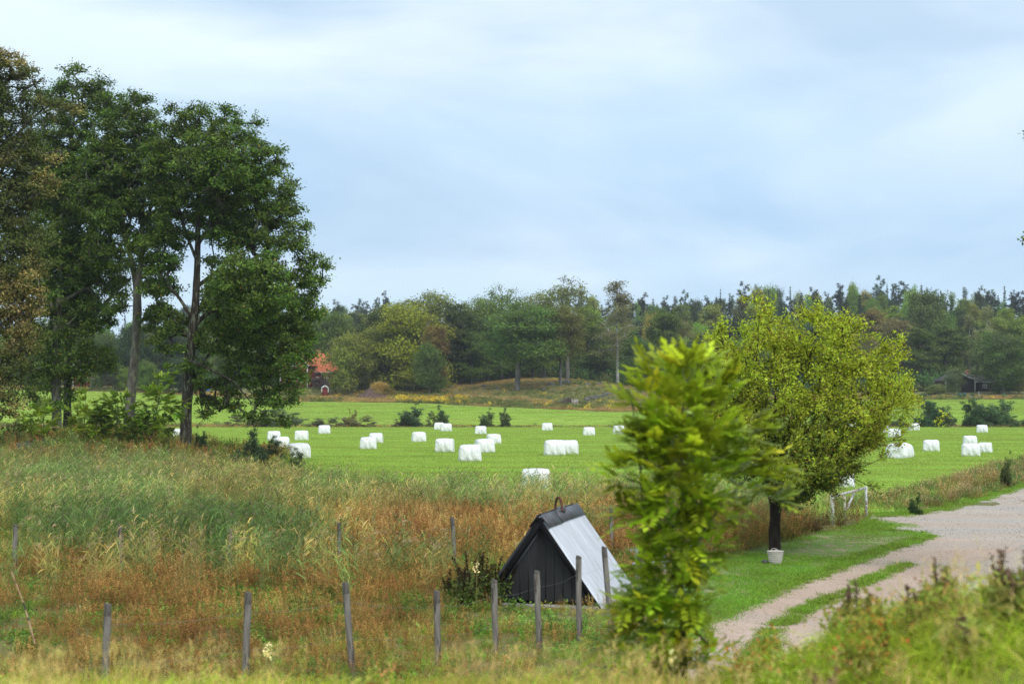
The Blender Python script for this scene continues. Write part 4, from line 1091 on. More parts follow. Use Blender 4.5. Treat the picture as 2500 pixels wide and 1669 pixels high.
# metal rails behind the hut
a = Acc(); r0 = np.array(P(1540, 1342, 31.5)); r1 = np.array(P(1700, 1336, 34.0)); q0 = np.array(P(1545, 1375, 31.5)); q1 = np.array(P(1700, 1366, 34.0))
rail = thing('pipe_rail', (r0[0], r0[1], 0), 'grey pipe rails partly hidden between the tin roof and the ash leaves', 'railing')
for A_, B_ in ((r0, r1), (q0, q1)):
    a = Acc(); b0 = Vector((r0[0], r0[1], 0)); tube(a, [Vector(A_) - b0, Vector(B_) - b0], .024, 8); link('rail', a.mesh('rail', M_tin, smooth=True), rail)
for t in (.08, .5, .92):
    p = Vector(r0 + (r1 - r0) * t) - Vector((r0[0], r0[1], 0)); a = Acc(); tube(a, [(p.x, p.y, -.1), (p.x, p.y, p.z + .06)], .035, 8); link('upright', a.mesh('upright', M_tin, smooth=True), rail)

# ================================================================ GATE, POLE, BASKET
M_wpaint = surf('worn_grey_paint', (.52, .53, .53), (.64, .64, .63), 6, 5, .7, .15, 30, .003, c2=(.22, .12, .08), s2=11)
gx1, gy1 = G(2115, 1260); tL = P(2032, 1207, gy1 * .915)
gb_ = Vector((gx1, gy1, 0)); gl = Vector((tL.x, tL.y, 0)) - gb_; topz = P(2115, 1188, gy1).z
gate = thing('pipe_gate', gb_, 'pale grey painted pipe barrier with a diagonal brace beside the gravel', 'gate')
def gp(t, z): return (gl.x * t, gl.y * t, z)
a = Acc(); beam(a, gp(0, -.2), gp(0, topz + .03), .075, .075); link('post', a.mesh('post', M_wpaint), gate)
a = Acc(); beam(a, gp(1, -.2), gp(1, topz + .03), .11, .08); link('post', a.mesh('post', M_wpaint), gate)
a = Acc(); beam(a, gp(.015, topz - .03), gp(.985, topz - .05), .06, .07); link('top_rail', a.mesh('top_rail', M_wpaint), gate)
a = Acc(); beam(a, gp(.66, -.1), gp(.66, topz - .085), .06, .06); link('middle_post', a.mesh('middle_post', M_wpaint), gate)
a = Acc(); beam(a, gp(.60, .42), gp(.37, topz - .08), .06, .07); link('brace', a.mesh('brace', M_wpaint), gate)
px_, py_ = G(1952, 1262); a = Acc(); tube(a, [(0, 0, -.1), (0, 0, P(1952, 1186, py_).z)], .035, 8)
tag(link('metal_pole', a.mesh('metal_pole', M_tin, smooth=True), None, (px_, py_, 0)), 'thin grey metal pole standing in weeds left of the gate', 'pole')
bx, by = G(1893, 1376); bx2 = bx
M_basket = surf('cream_basket', (.55, .50, .45), (.66, .61, .56), 8, 4, .8, .5, 60, .006, (1, 1, 3))
bk_ = thing('laundry_basket', (bx, by, .01), 'cream woven tub basket standing at the foot of the apple trunk', 'basket')
a = Acc(); K = 24; prof = [(.001, .0), (.125, .0), (.13, .01), (.147, .1), (.165, .2), (.182, .30), (.192, .31), (.186, .318), (.172, .305), (.155, .2), (.125, .03), (.001, .025)]
V = np.array([[(r * math.cos(t) * 1.12, r * math.sin(t) * .9, z) for t in np.arange(K) * 2 * math.pi / K] for r, z in prof])
i = np.arange(len(prof) - 1)[:, None] * K; j = np.arange(K)[None]
a.add(V.reshape(-1, 3), np.stack([i + j, i + (j + 1) % K, i + K + (j + 1) % K, i + K + j], -1).reshape(-1, 4))
for z in (.06, .11, .16, .21, .26):
    r = .135 + z * .16; tube(a, [(r * math.cos(t) * 1.12, r * math.sin(t) * .9, z) for t in np.linspace(0, 2 * math.pi, 25)], .007, 5, cap=False)
link('tub', a.mesh('tub', M_basket, smooth=True), bk_)
for sgn in (1, -1):
    a = Acc(); tube(a, [(.08 * math.cos(t), sgn * .165, .30 + .065 * math.sin(t)) for t in np.linspace(0, math.pi, 9)], .008, 6); link('handle', a.mesh('handle', M_basket, smooth=True), bk_)
def rock_mesh(r, seed, flat=.7):
    import bmesh
    bm = bmesh.new(); bmesh.ops.create_icosphere(bm, subdivisions=3, radius=r); rr = np.random.default_rng(seed); o = rr.random(3) * 50
    for v in bm.verts:
        k = fbm(v.co.x / r * 1.4 + o[0] + v.co.z / r, v.co.y / r * 1.4 + o[1], 3); k = .7 + .75 * float(k)
        v.co = Vector((v.co.x * k, v.co.y * k * .9, v.co.z * k * flat))
    me = bpy.data.meshes.new('rock'); bm.to_mesh(me); bm.free(); me.materials.append(M_stone); return me
rocks = [rock_mesh(1, s) for s in range(4)]
def rock(px, py, size, lab, grp=None, Y=None, k=0, sink=.3):
    p = ground_hit(px, py) if Y is None else np.array(at(px, Y)); o = link('boulder', rocks[k % 4], None, (p[0], p[1], p[2] + size * (.35 - sink)), random.random() * 6)
    o.scale = (size, size, size); tag(o, lab, 'rock', grp)
o = link('stone', rocks[1], None, (bx - .26, by + .02, .05), .4); o.scale = (.08, .08, .08); tag(o, 'small pale stone touching the left side of the cream basket', 'stone')

# ================================================================ OAKS AT LEFT
OAK = [(.105, .18, .028), (.14, .23, .033), (.20, .29, .045), (.07, .13, .025), (.36, .24, .04)]
OP = [.3, .33, .24, .12, .01]
def tr_px(pts, Y, radii):
    return ([P3(px, py, Y + (d[0] if d else 0)) for px, py, *d in pts], radii)
YA = 84
ba = at(450, YA); trunkA = [tr_px([(453, 1090), (455, 1000), (462, 900), (468, 820), (478, 740), (482, 640), (484, 540), (482, 430), (480, 330)], YA, [.36, .31, .29, .27, .23, .19, .14, .09, .04])]
trunkA += [tr_px([(468, 800), (505, 765), (560, 745), (620, 735), (680, 725)], YA, [.15, .13, .10, .07, .04]),
           tr_px([(480, 700), (520, 670), (575, 625), (620, 600)], YA, [.13, .11, .07, .04]),
           tr_px([(470, 780), (440, 730), (405, 690), (385, 650)], YA, [.11, .09, .06, .04]),
           tr_px([(464, 880), (510, 900), (570, 930), (620, 990), (660, 1020)], YA - 2, [.08, .065, .045, .03, .02]),
           tr_px([(482, 600), (520, 540), (545, 480), (560, 420)], YA, [.11, .09, .06, .04]),
           tr_px([(482, 640), (450, 560), (430, 470), (425, 400)], YA, [.1, .08, .05, .03])]
lobA = lobes_px([(480, 268, 35, 25), (440, 290, 40, 30), (465, 310, 75, 45), (560, 320, 75, 55), (420, 370, 50, 75), (500, 400, 90, 70), (610, 400, 90, 75), (660, 490, 75, 70), (560, 490, 90, 60), (440, 500, 55, 65), (680, 580, 75, 55),
                 (580, 575, 70, 45), (740, 660, 65, 50), (660, 670, 85, 45), (735, 830, 38, 42), (712, 905, 42, 38), (690, 970, 42, 28), (745, 770, 30, 35), (720, 760, 60, 60), (610, 790, 95, 60), (700, 860, 70, 70), (520, 830, 55, 50), (600, 900, 95, 45), (660, 960, 65, 40),
                 (520, 955, 60, 30), (560, 985, 65, 28), (640, 1025, 60, 22), (480, 900, 40, 30), (400, 640, 45, 40), (395, 750, 30, 25), (540, 690, 50, 25)], YA)
lobA += lobes_px([(400, 700, 50, 40), (420, 800, 35, 30), (540, 740, 50, 30), (365, 610, 40, 35), (520, 640, 40, 22), (400, 440, 45, 60), (430, 560, 50, 55), (395, 850, 35, 25), (560, 500, 110, 110, 4), (580, 750, 100, 80, 5), (620, 700, 90, 90, -4), (520, 400, 80, 80, -3)], YA)
big_tree('oak_tree', 'large spreading dark green oak, rightmost of the tall left trees, one branch hanging low', ba, trunkA, lobA, 600, .66, 37, .17, OAK, OP, tips=7, tiplen=.72, sigma=.17, cl_var=.25)
YB = 88
bb = at(312, YB); trunkB = [tr_px([(312, 1080), (316, 1000), (324, 920), (333, 830), (336, 740), (334, 690), (322, 640), (308, 580), (290, 500), (270, 420)], YB, [.34, .31, .3, .28, .26, .23, .16, .13, .09, .04]),
                            tr_px([(335, 700), (344, 640), (347, 560), (348, 470), (345, 380), (342, 300)], YB, [.2, .18, .15, .12, .08, .03]),
                            tr_px([(336, 690), (375, 640), (400, 590)], YB, [.1, .08, .04])]
lobB = lobes_px([(300, 745, 30, 20), (375, 650, 35, 25), (340, 262, 40, 35), (335, 330, 55, 55), (290, 330, 45, 60), (370, 400, 50, 60), (300, 420, 70, 70), (350, 490, 60, 55), (270, 520, 60, 60), (320, 590, 45, 30), (385, 560, 45, 40), (250, 610, 40, 40), (375, 700, 30, 30), (385, 770, 35, 30), (400, 480, 40, 60), (230, 480, 50, 60), (250, 400, 50, 60), (300, 660, 35, 25)], YB)
big_tree('oak_tree', 'tall tree with a leaning lichen grey forked trunk, between the oaks at left', bb, trunkB, lobB, 300, .68, 37, .17, OAK, OP, bark=M_barkg, tips=7, tiplen=.72, sigma=.17, cl_var=.25)
YC = 91
bc = at(140, YC); trunkC = [tr_px([(139, 1085), (138, 1000), (137, 920), (140, 800), (150, 650), (160, 500), (175, 350), (185, 240)], YC, [.32, .3, .29, .26, .2, .15, .1, .04]),
                            tr_px([(160, 560), (195, 480), (215, 400), (230, 330)], YC, [.13, .1, .07, .04]), tr_px([(145, 740), (215, 700), (270, 770), (310, 740)], YC, [.13, .1, .07, .05]),
                            tr_px([(170, 800), (240, 760), (290, 705), (320, 680)], YC, [.15, .12, .10, .06])]
lobC = lobes_px([(175, 205, 45, 35), (225, 225, 35, 35), (130, 245, 50, 45), (200, 290, 80, 55), (265, 260, 40, 45), (120, 340, 70, 70), (220, 390, 85, 70), (150, 470, 95, 75), (235, 500, 70, 70), (130, 590, 90, 75),
                 (210, 640, 75, 60), (120, 700, 85, 70), (190, 770, 75, 55), (110, 830, 80, 55), (210, 860, 55, 45), (150, 910, 80, 40), (110, 960, 60, 35), (230, 900, 40, 35), (270, 690, 40, 40)], YC)
lobC += lobes_px([(160, 450, 100, 100, 5), (160, 650, 90, 90, 5)], YC)
big_tree('oak_tree', 'tallest dark green oak at left with a pale straight lower trunk', bc, trunkC, lobC, 520, .68, 38, .17, OAK, OP, bark=M_barkg, tips=7, tiplen=.75, sigma=.18, cl_var=.25)
bd_ = at(162, 94); trunkD = [tr_px([(163, 1085), (165, 950), (172, 850), (185, 740), (200, 650)], 94, [.27, .25, .22, .16, .08])]
big_tree('oak_tree', 'dark trunked oak close behind the tallest one at left', bd_, trunkD, lobes_px([(200, 620, 60, 60), (240, 560, 50, 60), (180, 730, 60, 60)], 94), 70, .8, 34, .15, OAK, OP, tips=5, tiplen=.8)
TAN = [(.42, .33, .11), (.54, .42, .15), (.28, .28, .08), (.18, .22, .05), (.56, .42, .16)]
YD = 76  # tan tree
be = at(-45, YD)
lobD = lobes_px([(20, 165, 48, 45), (60, 190, 30, 35), (15, 270, 60, 50), (-40, 200, 60, 60), (30, 380, 65, 60), (-20, 330, 70, 90), (50, 470, 60, 55), (40, 580, 70, 55), (70, 660, 50, 45), (30, 740, 70, 55), (-20, 500, 80, 80),
                 (50, 830, 45, 45), (10, 900, 55, 40), (5, 980, 35, 35), (-30, 700, 80, 100), (125, 262, 45, 22), (95, 385, 35, 22), (150, 370, 18, 18), (100, 440, 30, 20)], YD)
def tanpatch(p, c):
    n = fbm(p[:, 0] / 2.2 + 3, p[:, 2] / 2.2, 2)[:, None]; g = np.array([.11, .16, .035]); f = np.clip((.50 - n) * 6 + .3 * (p[:, 2:] < p[:, 2].mean() - 1), 0, .85)
    return c * (1 - f) + g * f
big_tree('oak_tree', 'tan and brown tinged tree at the left picture edge', be, [tr_px([(-45, 1085), (-40, 800), (-20, 500), (0, 300), (15, 180)], YD, [.36, .3, .22, .12, .04]), tr_px([(-20, 480), (40, 330), (100, 270), (130, 255)], YD, [.1, .08, .05, .03]),
         tr_px([(-20, 560), (50, 400), (110, 375), (150, 368)], YD, [.1, .07, .05, .03])],
         lobD, 430, .64, 36, .15, TAN, [.3, .2, .2, .2, .1], bark=M_bark, tips=6, tiplen=.7, sigma=.17, patch=tanpatch)
# off frame tree whose sprigs reach the right edge
YR = 30
big_tree('oak_tree', 'tree outside the right edge with only leafy sprigs reaching into view', at(2760, YR), [tr_px([(2760, 1300), (2750, 900), (2740, 500), (2700, 200)], YR, [.2, .17, .12, .05])],
         lobes_px([(2740, 300, 120, 110), (2760, 550, 150, 120), (2780, 150, 110, 100)], YR), 90, .35, 26, .09, OAK, OP, tips=5, tiplen=.35, sigma=.08, tip_r=.008, rmax=.08,
         extra=np.array([P3(2536, 325, YR), P3(2545, 345, YR), P3(2545, 585, YR), P3(2570, 350, YR)]))

# ================================================================ YELLOW GREEN TREE
def apple():
    bx_, by_ = G(1892, 1352); Y = by_
    O = P3(1892, 1165, Y); s = Y / FPX
    out = [(1800, 1150), (1735, 1050), (1705, 960), (1700, 870), (1715, 815), (1755, 775), (1830, 745), (1885, 735), (1945, 755), (2010, 745), (2085, 762), (2125, 805), (2170, 850), (2225, 895), (2260, 940), (2230, 990), (2160, 1045), (2115, 1105), (2060, 1165), (1985, 1190), (1900, 1195)]
    ang = np.array([math.atan2(1150 - y, x - 1900) for x, y in out]); rad = np.array([math.hypot(x - 1900, y - 1150) for x, y in out])
    o = np.argsort(ang); ang, rad = ang[o], rad[o]
    n = 1700; A = rng.uniform(ang[0], ang[-1], n); R = np.interp(A, ang, rad) * rng.random(n) ** .5 * (.80 + .30 * vnoise(A * 9, A * 0 + 2.2)) * rng.uniform(.92, 1.03, n)
    dy = rng.normal(0, 1, n) * 1.25 * np.sqrt(np.clip(1 - (R / np.interp(A, ang, rad)) ** 2, .06, 1))
    px = 1900 + R * np.cos(A); py = 1150 - R * np.sin(A)
    cl = np.array([P3(a, b, Y + d) for a, b, d in zip(px, py, dy)])
    cl = cl[cl[:, 2] > 1.45]
    ex = np.array([P3(x, y, Y + .2) for x, y in [(2235, 1040), (2285, 1035), (2200, 1080), (2180, 1075), (2150, 1120), (2120, 1185), (2200, 1030)]])
    tw = [tr_px([(1892, 1352), (1890, 1290), (1894, 1240), (1886, 1195), (1892, 1160)], Y, [.165, .15, .145, .16, .12])]
    for (x, y, d) in [(1760, 950, .3), (1830, 850, -.3), (1900, 820, .2), (1990, 840, -.3), (2060, 900, .3), (2110, 980, -.2), (1950, 950, 1.0), (1870, 970, -1.0), (2080, 1060, .1), (1790, 1060, -.4), (2010, 1120, .6)]:
        m = P3((x + 1892) / 2 + rng.normal(0, 8), (y + 1165) / 2 + 12, Y + d * .5)
        tw.append(([P3(1890, 1172, Y), m, P3(x, y, Y + d)], [.055, .03, .012]))
    pos, par, ntr, ts = grow(tw, np.vstack([cl, ex]), 6, .5, .35, up=-.02, outw=1.8, wig=.04, tipup=.55)
    b0 = np.array([bx_, by_, 0.0])
    root = thing('apple_tree', b0, 'yellow green bushy tree with one short dark trunk on the lawn', 'tree')
    a = Acc()
    for pts, r in tw: 
        pts = np.array(pts); k = np.linspace(0, len(pts) - 1, 14); q = np.column_stack([np.interp(k, range(len(pts)), pts[:, j]) for j in range(3)]); q[1:-1] = (q[:-2] + 2 * q[1:-1] + q[2:]) / 4
        tube(a, q - b0, np.interp(k, range(len(r)), r), 12, jit=.16)
    skel_mesh(a, pos - b0, par, ntr, .0035, .022, k=4)
    link('trunk', a.mesh('trunk', M_barkd, smooth=True), root)
    b = Acc()
    S = np.array([u for u, v in ts]); E = np.array([v for u, v in ts]); per = 14; i = np.repeat(np.arange(len(S)), per); t = rng.random(len(i))
    pt = S[i] * (1 - t[:, None]) + E[i] * t[:, None] + rng.normal(0, .055, (len(i), 3))
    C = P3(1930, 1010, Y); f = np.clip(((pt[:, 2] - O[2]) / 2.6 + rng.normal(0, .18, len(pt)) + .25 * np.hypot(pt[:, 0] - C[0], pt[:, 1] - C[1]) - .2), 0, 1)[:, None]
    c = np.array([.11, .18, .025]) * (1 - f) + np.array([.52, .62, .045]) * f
    c = c * (1 + .22 * rng.normal(size=(len(pt), 1))); yl = rng.random(len(pt)) < .08; c[yl] = [.48, .40, .05]; br = rng.random(len(pt)) < .03; c[br] = [.22, .11, .04]
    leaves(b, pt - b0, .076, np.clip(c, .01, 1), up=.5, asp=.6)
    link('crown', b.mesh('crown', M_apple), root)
apple()

# ================================================================ YOUNG ASH (blurred, close)
def kites(acc, p, d, nrm, L, w, col):
    s = np.cross(d, nrm); v = np.stack([p, p + d * L[:, None] * .45 + s * w[:, None] * .5, p + d * L[:, None] - nrm * L[:, None] * .08, p + d * L[:, None] * .45 - s * w[:, None] * .5], 1)
    acc.add(v.reshape(-1, 3), np.arange(4 * len(p)).reshape(-1, 4), np.repeat(col, 4, 0))
def compound(acc, p, d, L, col, pairs=5, ll=.068, lw=.026):
    n = len(p); L = np.asarray(L); up = unit(np.cross(np.cross(d, [0, 0, 1.0]) + rng.normal(0, .10, (n, 3)), d)); col = col * (1 + .3 * rng.normal(size=(n, 1))).clip(.35, 1.7); side = np.cross(d, up)
    for k in range(pairs + 1):
        t = .25 + .75 * k / pairs; q = p + d * (L * t)[:, None] - up * (L * .28 * t * t)[:, None]
        if k == pairs:
            kites(acc, q, d, up, np.full(n, ll * 1.1) * rng.uniform(.8, 1.2, n), np.full(n, lw * 1.2), col); continue
        for sg in (-1, 1):
            dd = unit(side * sg + d * .55 - up * rng.uniform(0, .3, (n, 1)) + rng.normal(0, .08, (n, 3)))
            kites(acc, q, dd, up, ll * rng.uniform(.8, 1.2, n) * (1 - .25 * abs(t - .55)), lw * rng.uniform(.8, 1.2, n), col * (1 + .08 * rng.normal(size=(n, 1))))
    strips(acc, p, d, L, .004, .28, (.14, .15, .04), (.16, .2, .05), 2)
def ash_tree(name, label, px, Y, lobL, ncl, dmin, leaves_per, LL, trunks, ybase_colour, scale=1.0, cat='tree'):
    b0 = np.array(at(px, Y)); cl = sample_lobes(lobL, ncl, dmin, .4)
    pos, par, ntr, ts = grow(trunks, cl, 1, .12 * scale, .2 * scale, up=.02, outw=1.5, wig=.05)
    root = thing(name, b0, label, cat)
    a = Acc()
    for pts, r in trunks:
        pts = np.array(pts); k = np.linspace(0, len(pts) - 1, 12); q = np.column_stack([np.interp(k, range(len(pts)), pts[:, j]) for j in range(3)]); tube(a, q - b0, np.interp(k, range(len(r)), r), 8, jit=.05)
    skel_mesh(a, pos - b0, par, ntr, .003 * scale, .02 * scale, k=4)
    link('trunk', a.mesh('trunk', M_barkg, smooth=True), root)
    E = np.array([e for s, e in ts]); i = np.repeat(np.arange(len(E)), leaves_per); ax = np.array([b0[0], b0[1]])
    out = E[i] - np.column_stack([np.full(len(i), ax[0]), np.full(len(i), ax[1]), E[i][:, 2] - .35])
    d = unit(unit(out) * [1, 1, .35] + rdir(len(i)) * [.75, .75, .55] + np.column_stack([np.zeros(len(i)), np.zeros(len(i)), np.clip((E[i][:, 2] - b0[2]) / (E[:, 2].max() - b0[2]) - .55, -.1, 1) * 1.3]))
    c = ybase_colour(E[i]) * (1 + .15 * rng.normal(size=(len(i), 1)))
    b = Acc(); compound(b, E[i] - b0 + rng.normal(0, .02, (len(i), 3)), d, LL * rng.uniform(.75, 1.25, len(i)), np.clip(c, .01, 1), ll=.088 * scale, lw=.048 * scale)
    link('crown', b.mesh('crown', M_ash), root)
    return root
YS = 12.0
lobS = lobes_px([(1672, 930, 30, 42), (1722, 985, 30, 34), (1560, 965, 14, 28), (1568, 1025, 20, 42), (1645, 1040, 55, 55), (1810, 1080, 28, 26), (1600, 1140, 45, 55), (1700, 1130, 58, 55), (1825, 1165, 50, 26), (1870, 1205, 18, 16), (1760, 1150, 30, 26), (1605, 1240, 42, 55), (1715, 1240, 55, 50),
                 (1645, 1340, 60, 55), (1715, 1340, 28, 45), (1625, 1440, 50, 50), (1685, 1430, 25, 36), (1595, 1535, 58, 38), (1660, 1540, 34, 42), (1530, 1560, 30, 20), (1560, 1480, 25, 30), (1540, 1180, 18, 30), (1610, 1600, 60, 30), (1690, 1610, 40, 25), (1650, 1640, 60, 22)], YS)
trS = [tr_px([(1672, 1690), (1668, 1560), (1660, 1400), (1668, 1200), (1660, 1050), (1678, 925)], YS, [.03, .026, .022, .016, .011, .005]),
       tr_px([(1655, 1690), (1608, 1500), (1575, 1300), (1560, 1100), (1540, 960)], YS + .15, [.022, .018, .014, .010, .005]),
       tr_px([(1664, 1420), (1715, 1300), (1770, 1220), (1825, 1165), (1865, 1195)], YS - .1, [.012, .010, .008, .006, .004])]
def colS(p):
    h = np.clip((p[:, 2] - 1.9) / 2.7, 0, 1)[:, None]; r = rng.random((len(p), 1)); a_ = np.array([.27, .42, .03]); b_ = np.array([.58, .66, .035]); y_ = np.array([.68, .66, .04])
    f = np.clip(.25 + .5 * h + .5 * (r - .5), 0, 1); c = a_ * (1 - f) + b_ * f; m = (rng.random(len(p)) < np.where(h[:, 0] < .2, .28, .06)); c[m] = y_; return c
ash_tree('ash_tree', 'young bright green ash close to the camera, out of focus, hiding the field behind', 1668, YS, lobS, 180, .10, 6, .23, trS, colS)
def colL(p): r = rng.random((len(p), 1)); return np.array([.17, .32, .04]) * (1 - r) + np.array([.38, .50, .045]) * r
YL = 80
ash_tree('ash_sapling', 'slender bright green ash sapling just left of the big oak trunk', 383, YL, lobes_px([(398, 930, 14, 22), (385, 965, 28, 22), (395, 1000, 40, 25), (375, 1030, 38, 28), (430, 1000, 18, 10)], YL), 80, .28, 6, .42,
         [tr_px([(365, 1085), (375, 1040), (385, 990), (398, 930)], YL, [.05, .04, .03, .015])], colL, 2.2)
ash_tree('ash_sapling', 'green ash sapling thicket at the foot of the leaning grey trunk', 300, YL, lobes_px([(285, 990, 35, 20), (270, 1025, 45, 30), (315, 1040, 40, 30)], YL), 80, .3, 6, .42,
         [tr_px([(285, 1085), (285, 1040), (288, 985)], YL, [.05, .035, .015])], lambda p: colL(p) * .8, 2.2)
ash_tree('ash_sapling', 'thin pale sapling between the left trunk and the leaning trunk', 208, YL, lobes_px([(208, 985, 10, 20), (205, 1020, 25, 25), (225, 1040, 30, 25)], YL), 40, .3, 6, .42,
         [tr_px([(205, 1085), (206, 1030), (209, 975)], YL, [.04, .03, .012])], lambda p: colL(p) * [1.3, 1.15, 1], 2.2)
ash_tree('ash_sapling', 'yellowish sapling left of the pale oak trunk at left', 105, YL, lobes_px([(110, 1010, 18, 18), (95, 1040, 30, 22)], YL), 36, .3, 6, .42,
         [tr_px([(105, 1085), (108, 1005)], YL, [.04, .015])], lambda p: colL(p) * [1.2, 1.1, 1], 2.2)
for i, (px, py, s, Y) in enumerate([(62, 1070, .7, 79), (85, 1062, .65, 80), (105, 1080, .55, 78), (125, 1068, .6, 80), (78, 1090, .5, 77), (140, 1090, .4, 77), (258, 1092, .35, 76), (275, 1078, .35, 77)]):
    rock(px, py, s, ['mossy grey boulder at the left of the stone heap', 'grey boulder on top of the stone heap', 'grey boulder in the middle front of the stone heap', 'grey boulder at the right top of the stone heap', 'low grey boulder at the foot of the stone heap',
                     'small boulder at the right foot of the stone heap', 'small grey stone right of the heap in dry grass', 'small grey stone near the leaning trunk foot'][i], 'stones under the oaks', Y=Y, k=i, sink=.0)

# ================================================================ GROVE AND FOREST
DK = (.17, .25, .04); MD = (.26, .35, .05); YG = (.42, .44, .035); OL = (.29, .32, .05); TN = (.36, .30, .11); OB = (.36, .26, .07); CF = (.075, .125, .045); BI = (.36, .38, .12); LG_ = (.21, .29, .06)
WID = {'tall': 11.5, 'broad': 7.5, 'round': 9.5, 'oak': 11.5, 'airy': 10.5, 'low': 7.8, 'birch': 5.5, 'spruce': 5.5, 'pine': 4.8, 'bush': 3.0, 'twig': 2.6}
def grove(px, ytop, wpx, Y, key, color, label, cat='tree', group=None, name=None, sink=0.0, ybase=None):
    x, _, z = at(px, Y); h = P(px, ytop, Y).z - z + sink
    hh = arch(key)[2]; wf = (wpx / FPX * Y) / (WID[key[:-1]] * h / hh)
    r = plant_tree(key, x, Y, h, color, label, cat, group, name, wf, sink); return r
GROVE = [
 (806, 762, 115, 330, 'round1', DK, 'dark rounded tree rising behind the red farmhouse roof'),
 (852, 812, 100, 297, 'low1', OL, 'low olive tree standing right beside the orange roof'),
 (790, 905, 46, 306, 'twig1', (.22, .16, .13), 'bare brownish bush in front of the red farmhouse right wing'),
 (893, 800, 90, 303, 'round2', OL, 'olive green tree between the farmhouse tree and the big yellowing maple'),
 (940, 750, 150, 308, 'round1', (.12, .155, .035), 'yellow green round crown forming the left shoulder of the grove'),
 (1010, 742, 150, 300, 'round2', YG, 'largest yellow green maple crown at the left of the grove'),
 (985, 720, 150, 335, 'oak1', OL, 'olive crown rising behind the yellow green maple'),
 (1072, 707, 150, 340, 'oak2', OL, 'domed olive crown at the top left of the grove skyline'),
 (1062, 782, 62, 292, 'broad1', OB, 'small orange brown crown in front of the yellow green maple'),
 (1048, 838, 66, 289, 'low2', (.15, .23, .045), 'dark low tree beneath the orange brown crown'),
 (1122, 742, 105, 312, 'broad2', (.12, .16, .035), 'yellowish green crown between the maple and the big front oak'),
 (1160, 712, 120, 345, 'oak1', MD, 'mid green crown on the grove skyline above the gap'),
 (1190, 760, 90, 318, 'broad1', DK, 'dark green crown left of the big front oak'),
 (1225, 690, 130, 338, 'airy1', MD, 'loose green crown on the skyline left of the highest one'),
 (1262, 732, 190, 285, 'tall2', (.17, .28, .05), 'big dark green oak at the front of the slope, its pale trunk bare below'),
 (1300, 700, 110, 345, 'oak1', OL, 'olive crown on the skyline behind the big front oak'),
 (1385, 668, 135, 335, 'airy2', OL, 'highest airy crown of the grove, sky showing through its limbs'),
 (1368, 738, 105, 290, 'tall1', (.25, .25, .05), 'brownish green tree with a bare straight trunk, right of the front oak'),
 (1330, 790, 80, 322, 'broad2', MD, 'green crown filling in between the two front trunks'),
 (1432, 735, 90, 350, 'broad1', MD, 'green crown left of the tall birch'),
 (1508, 686, 105, 312, 'birch2', (.42, .40, .16), 'tall thin yellowing birch right of the grove'),
 (1475, 800, 90, 345, 'broad2', LG_, 'pale green bushy tree left of the birch trunk'),
 (1572, 822, 105, 300, 'round2', (.13, .22, .04), 'rounded dark green maple seen left of the ash top'),
 (1625, 745, 90, 345, 'broad1', DK, 'dark crown behind the ash top'),
 (872, 760, 55, 372, 'birch1', (.12, .145, .06), 'pale birch above the house tree'),
 (920, 757, 60, 375, 'broad2', (.16, .09, .06), 'dull reddish crown left of the grove skyline'),
 (2130, 746, 80, 372, 'broad1', OB, 'orange tinged crown just right of the yellow green tree'),
 (2195, 772, 120, 345, 'oak2', TN, 'pale tan crown right of the yellow green tree'),
 (2275, 705, 95, 385, 'round1', LG_, 'light green domed crown under the pines on the right ridge'),
 (2368, 765, 55, 352, 'birch1', BI, 'pale birch left of the big oak by the brown cabin'),
 (2412, 745, 60, 362, 'birch1', BI, 'pale birch with orange flecks behind the big oak by the brown cabin'),
 (2448, 800, 125, 300, 'oak1', (.15, .23, .05), 'broad dark oak standing in front of the brown cabin'),
 (2328, 897, 42, 300, 'low1', (.20, .26, .10), 'grey green bushy birch hiding the cabin gable'),
 (2283, 937, 46, 297, 'low2', (.24, .27, .07), 'low yellowish bush left of the brown cabin'),
 (2250, 800, 85, 340, 'broad2', DK, 'dark crown above the low bushes left of the brown cabin'),
 (2310, 780, 90, 350, 'broad1', DK, 'dark crown directly behind the brown cabin gable'),
 (2450, 925, 60, 301, 'low1', DK, 'dark bushes under the broad cabin oak'),
 (2495, 780, 80, 340, 'broad2', MD, 'green crown at the right picture edge above the small pink shed'),
 (2486, 905, 45, 302, 'low1', OL, 'olive bushes at the right edge below the big oak'),
]
for g in GROVE: grove(*g)
# thin trunk trees standing in the shade of the grove
for i, (px, yt, Y) in enumerate([(1150, 800, 310), (1172, 790, 330), (1110, 800, 322), (1243, 800, 325), (1300, 800, 330), (955, 830, 306), (1080, 810, 318), (1020, 800, 330)]):
    grove(px, yt, 80, Y, ['broad1', 'oak1', 'broad2'][i % 3], DK, 'shaded dark tree with a bare trunk deep inside the grove', group='shaded trees inside the grove')
SKY_U = [-300, 300, 480, 640, 760, 860, 930, 1040, 1200, 1400, 1500, 1600, 1700, 1800, 1900, 2100, 2200, 2300, 2400, 2500, 2800]
SKY_Y = [790, 775, 745, 742, 738, 748, 730, 735, 735, 735, 728, 722, 716, 706, 702, 698, 692, 708, 702, 702, 705]
rows = [(560, 0, .34, 26), (500, 14, .40, 30), (440, 34, .7, 34), (395, 66, .85, 36), (362, 108, 1.0, 40)]
side = lambda px: 'at left behind the oaks' if px < 640 else 'behind the farmhouse and grove' if px < 1420 else 'behind the yellow green tree' if px < 2120 else 'above the brown cabin'
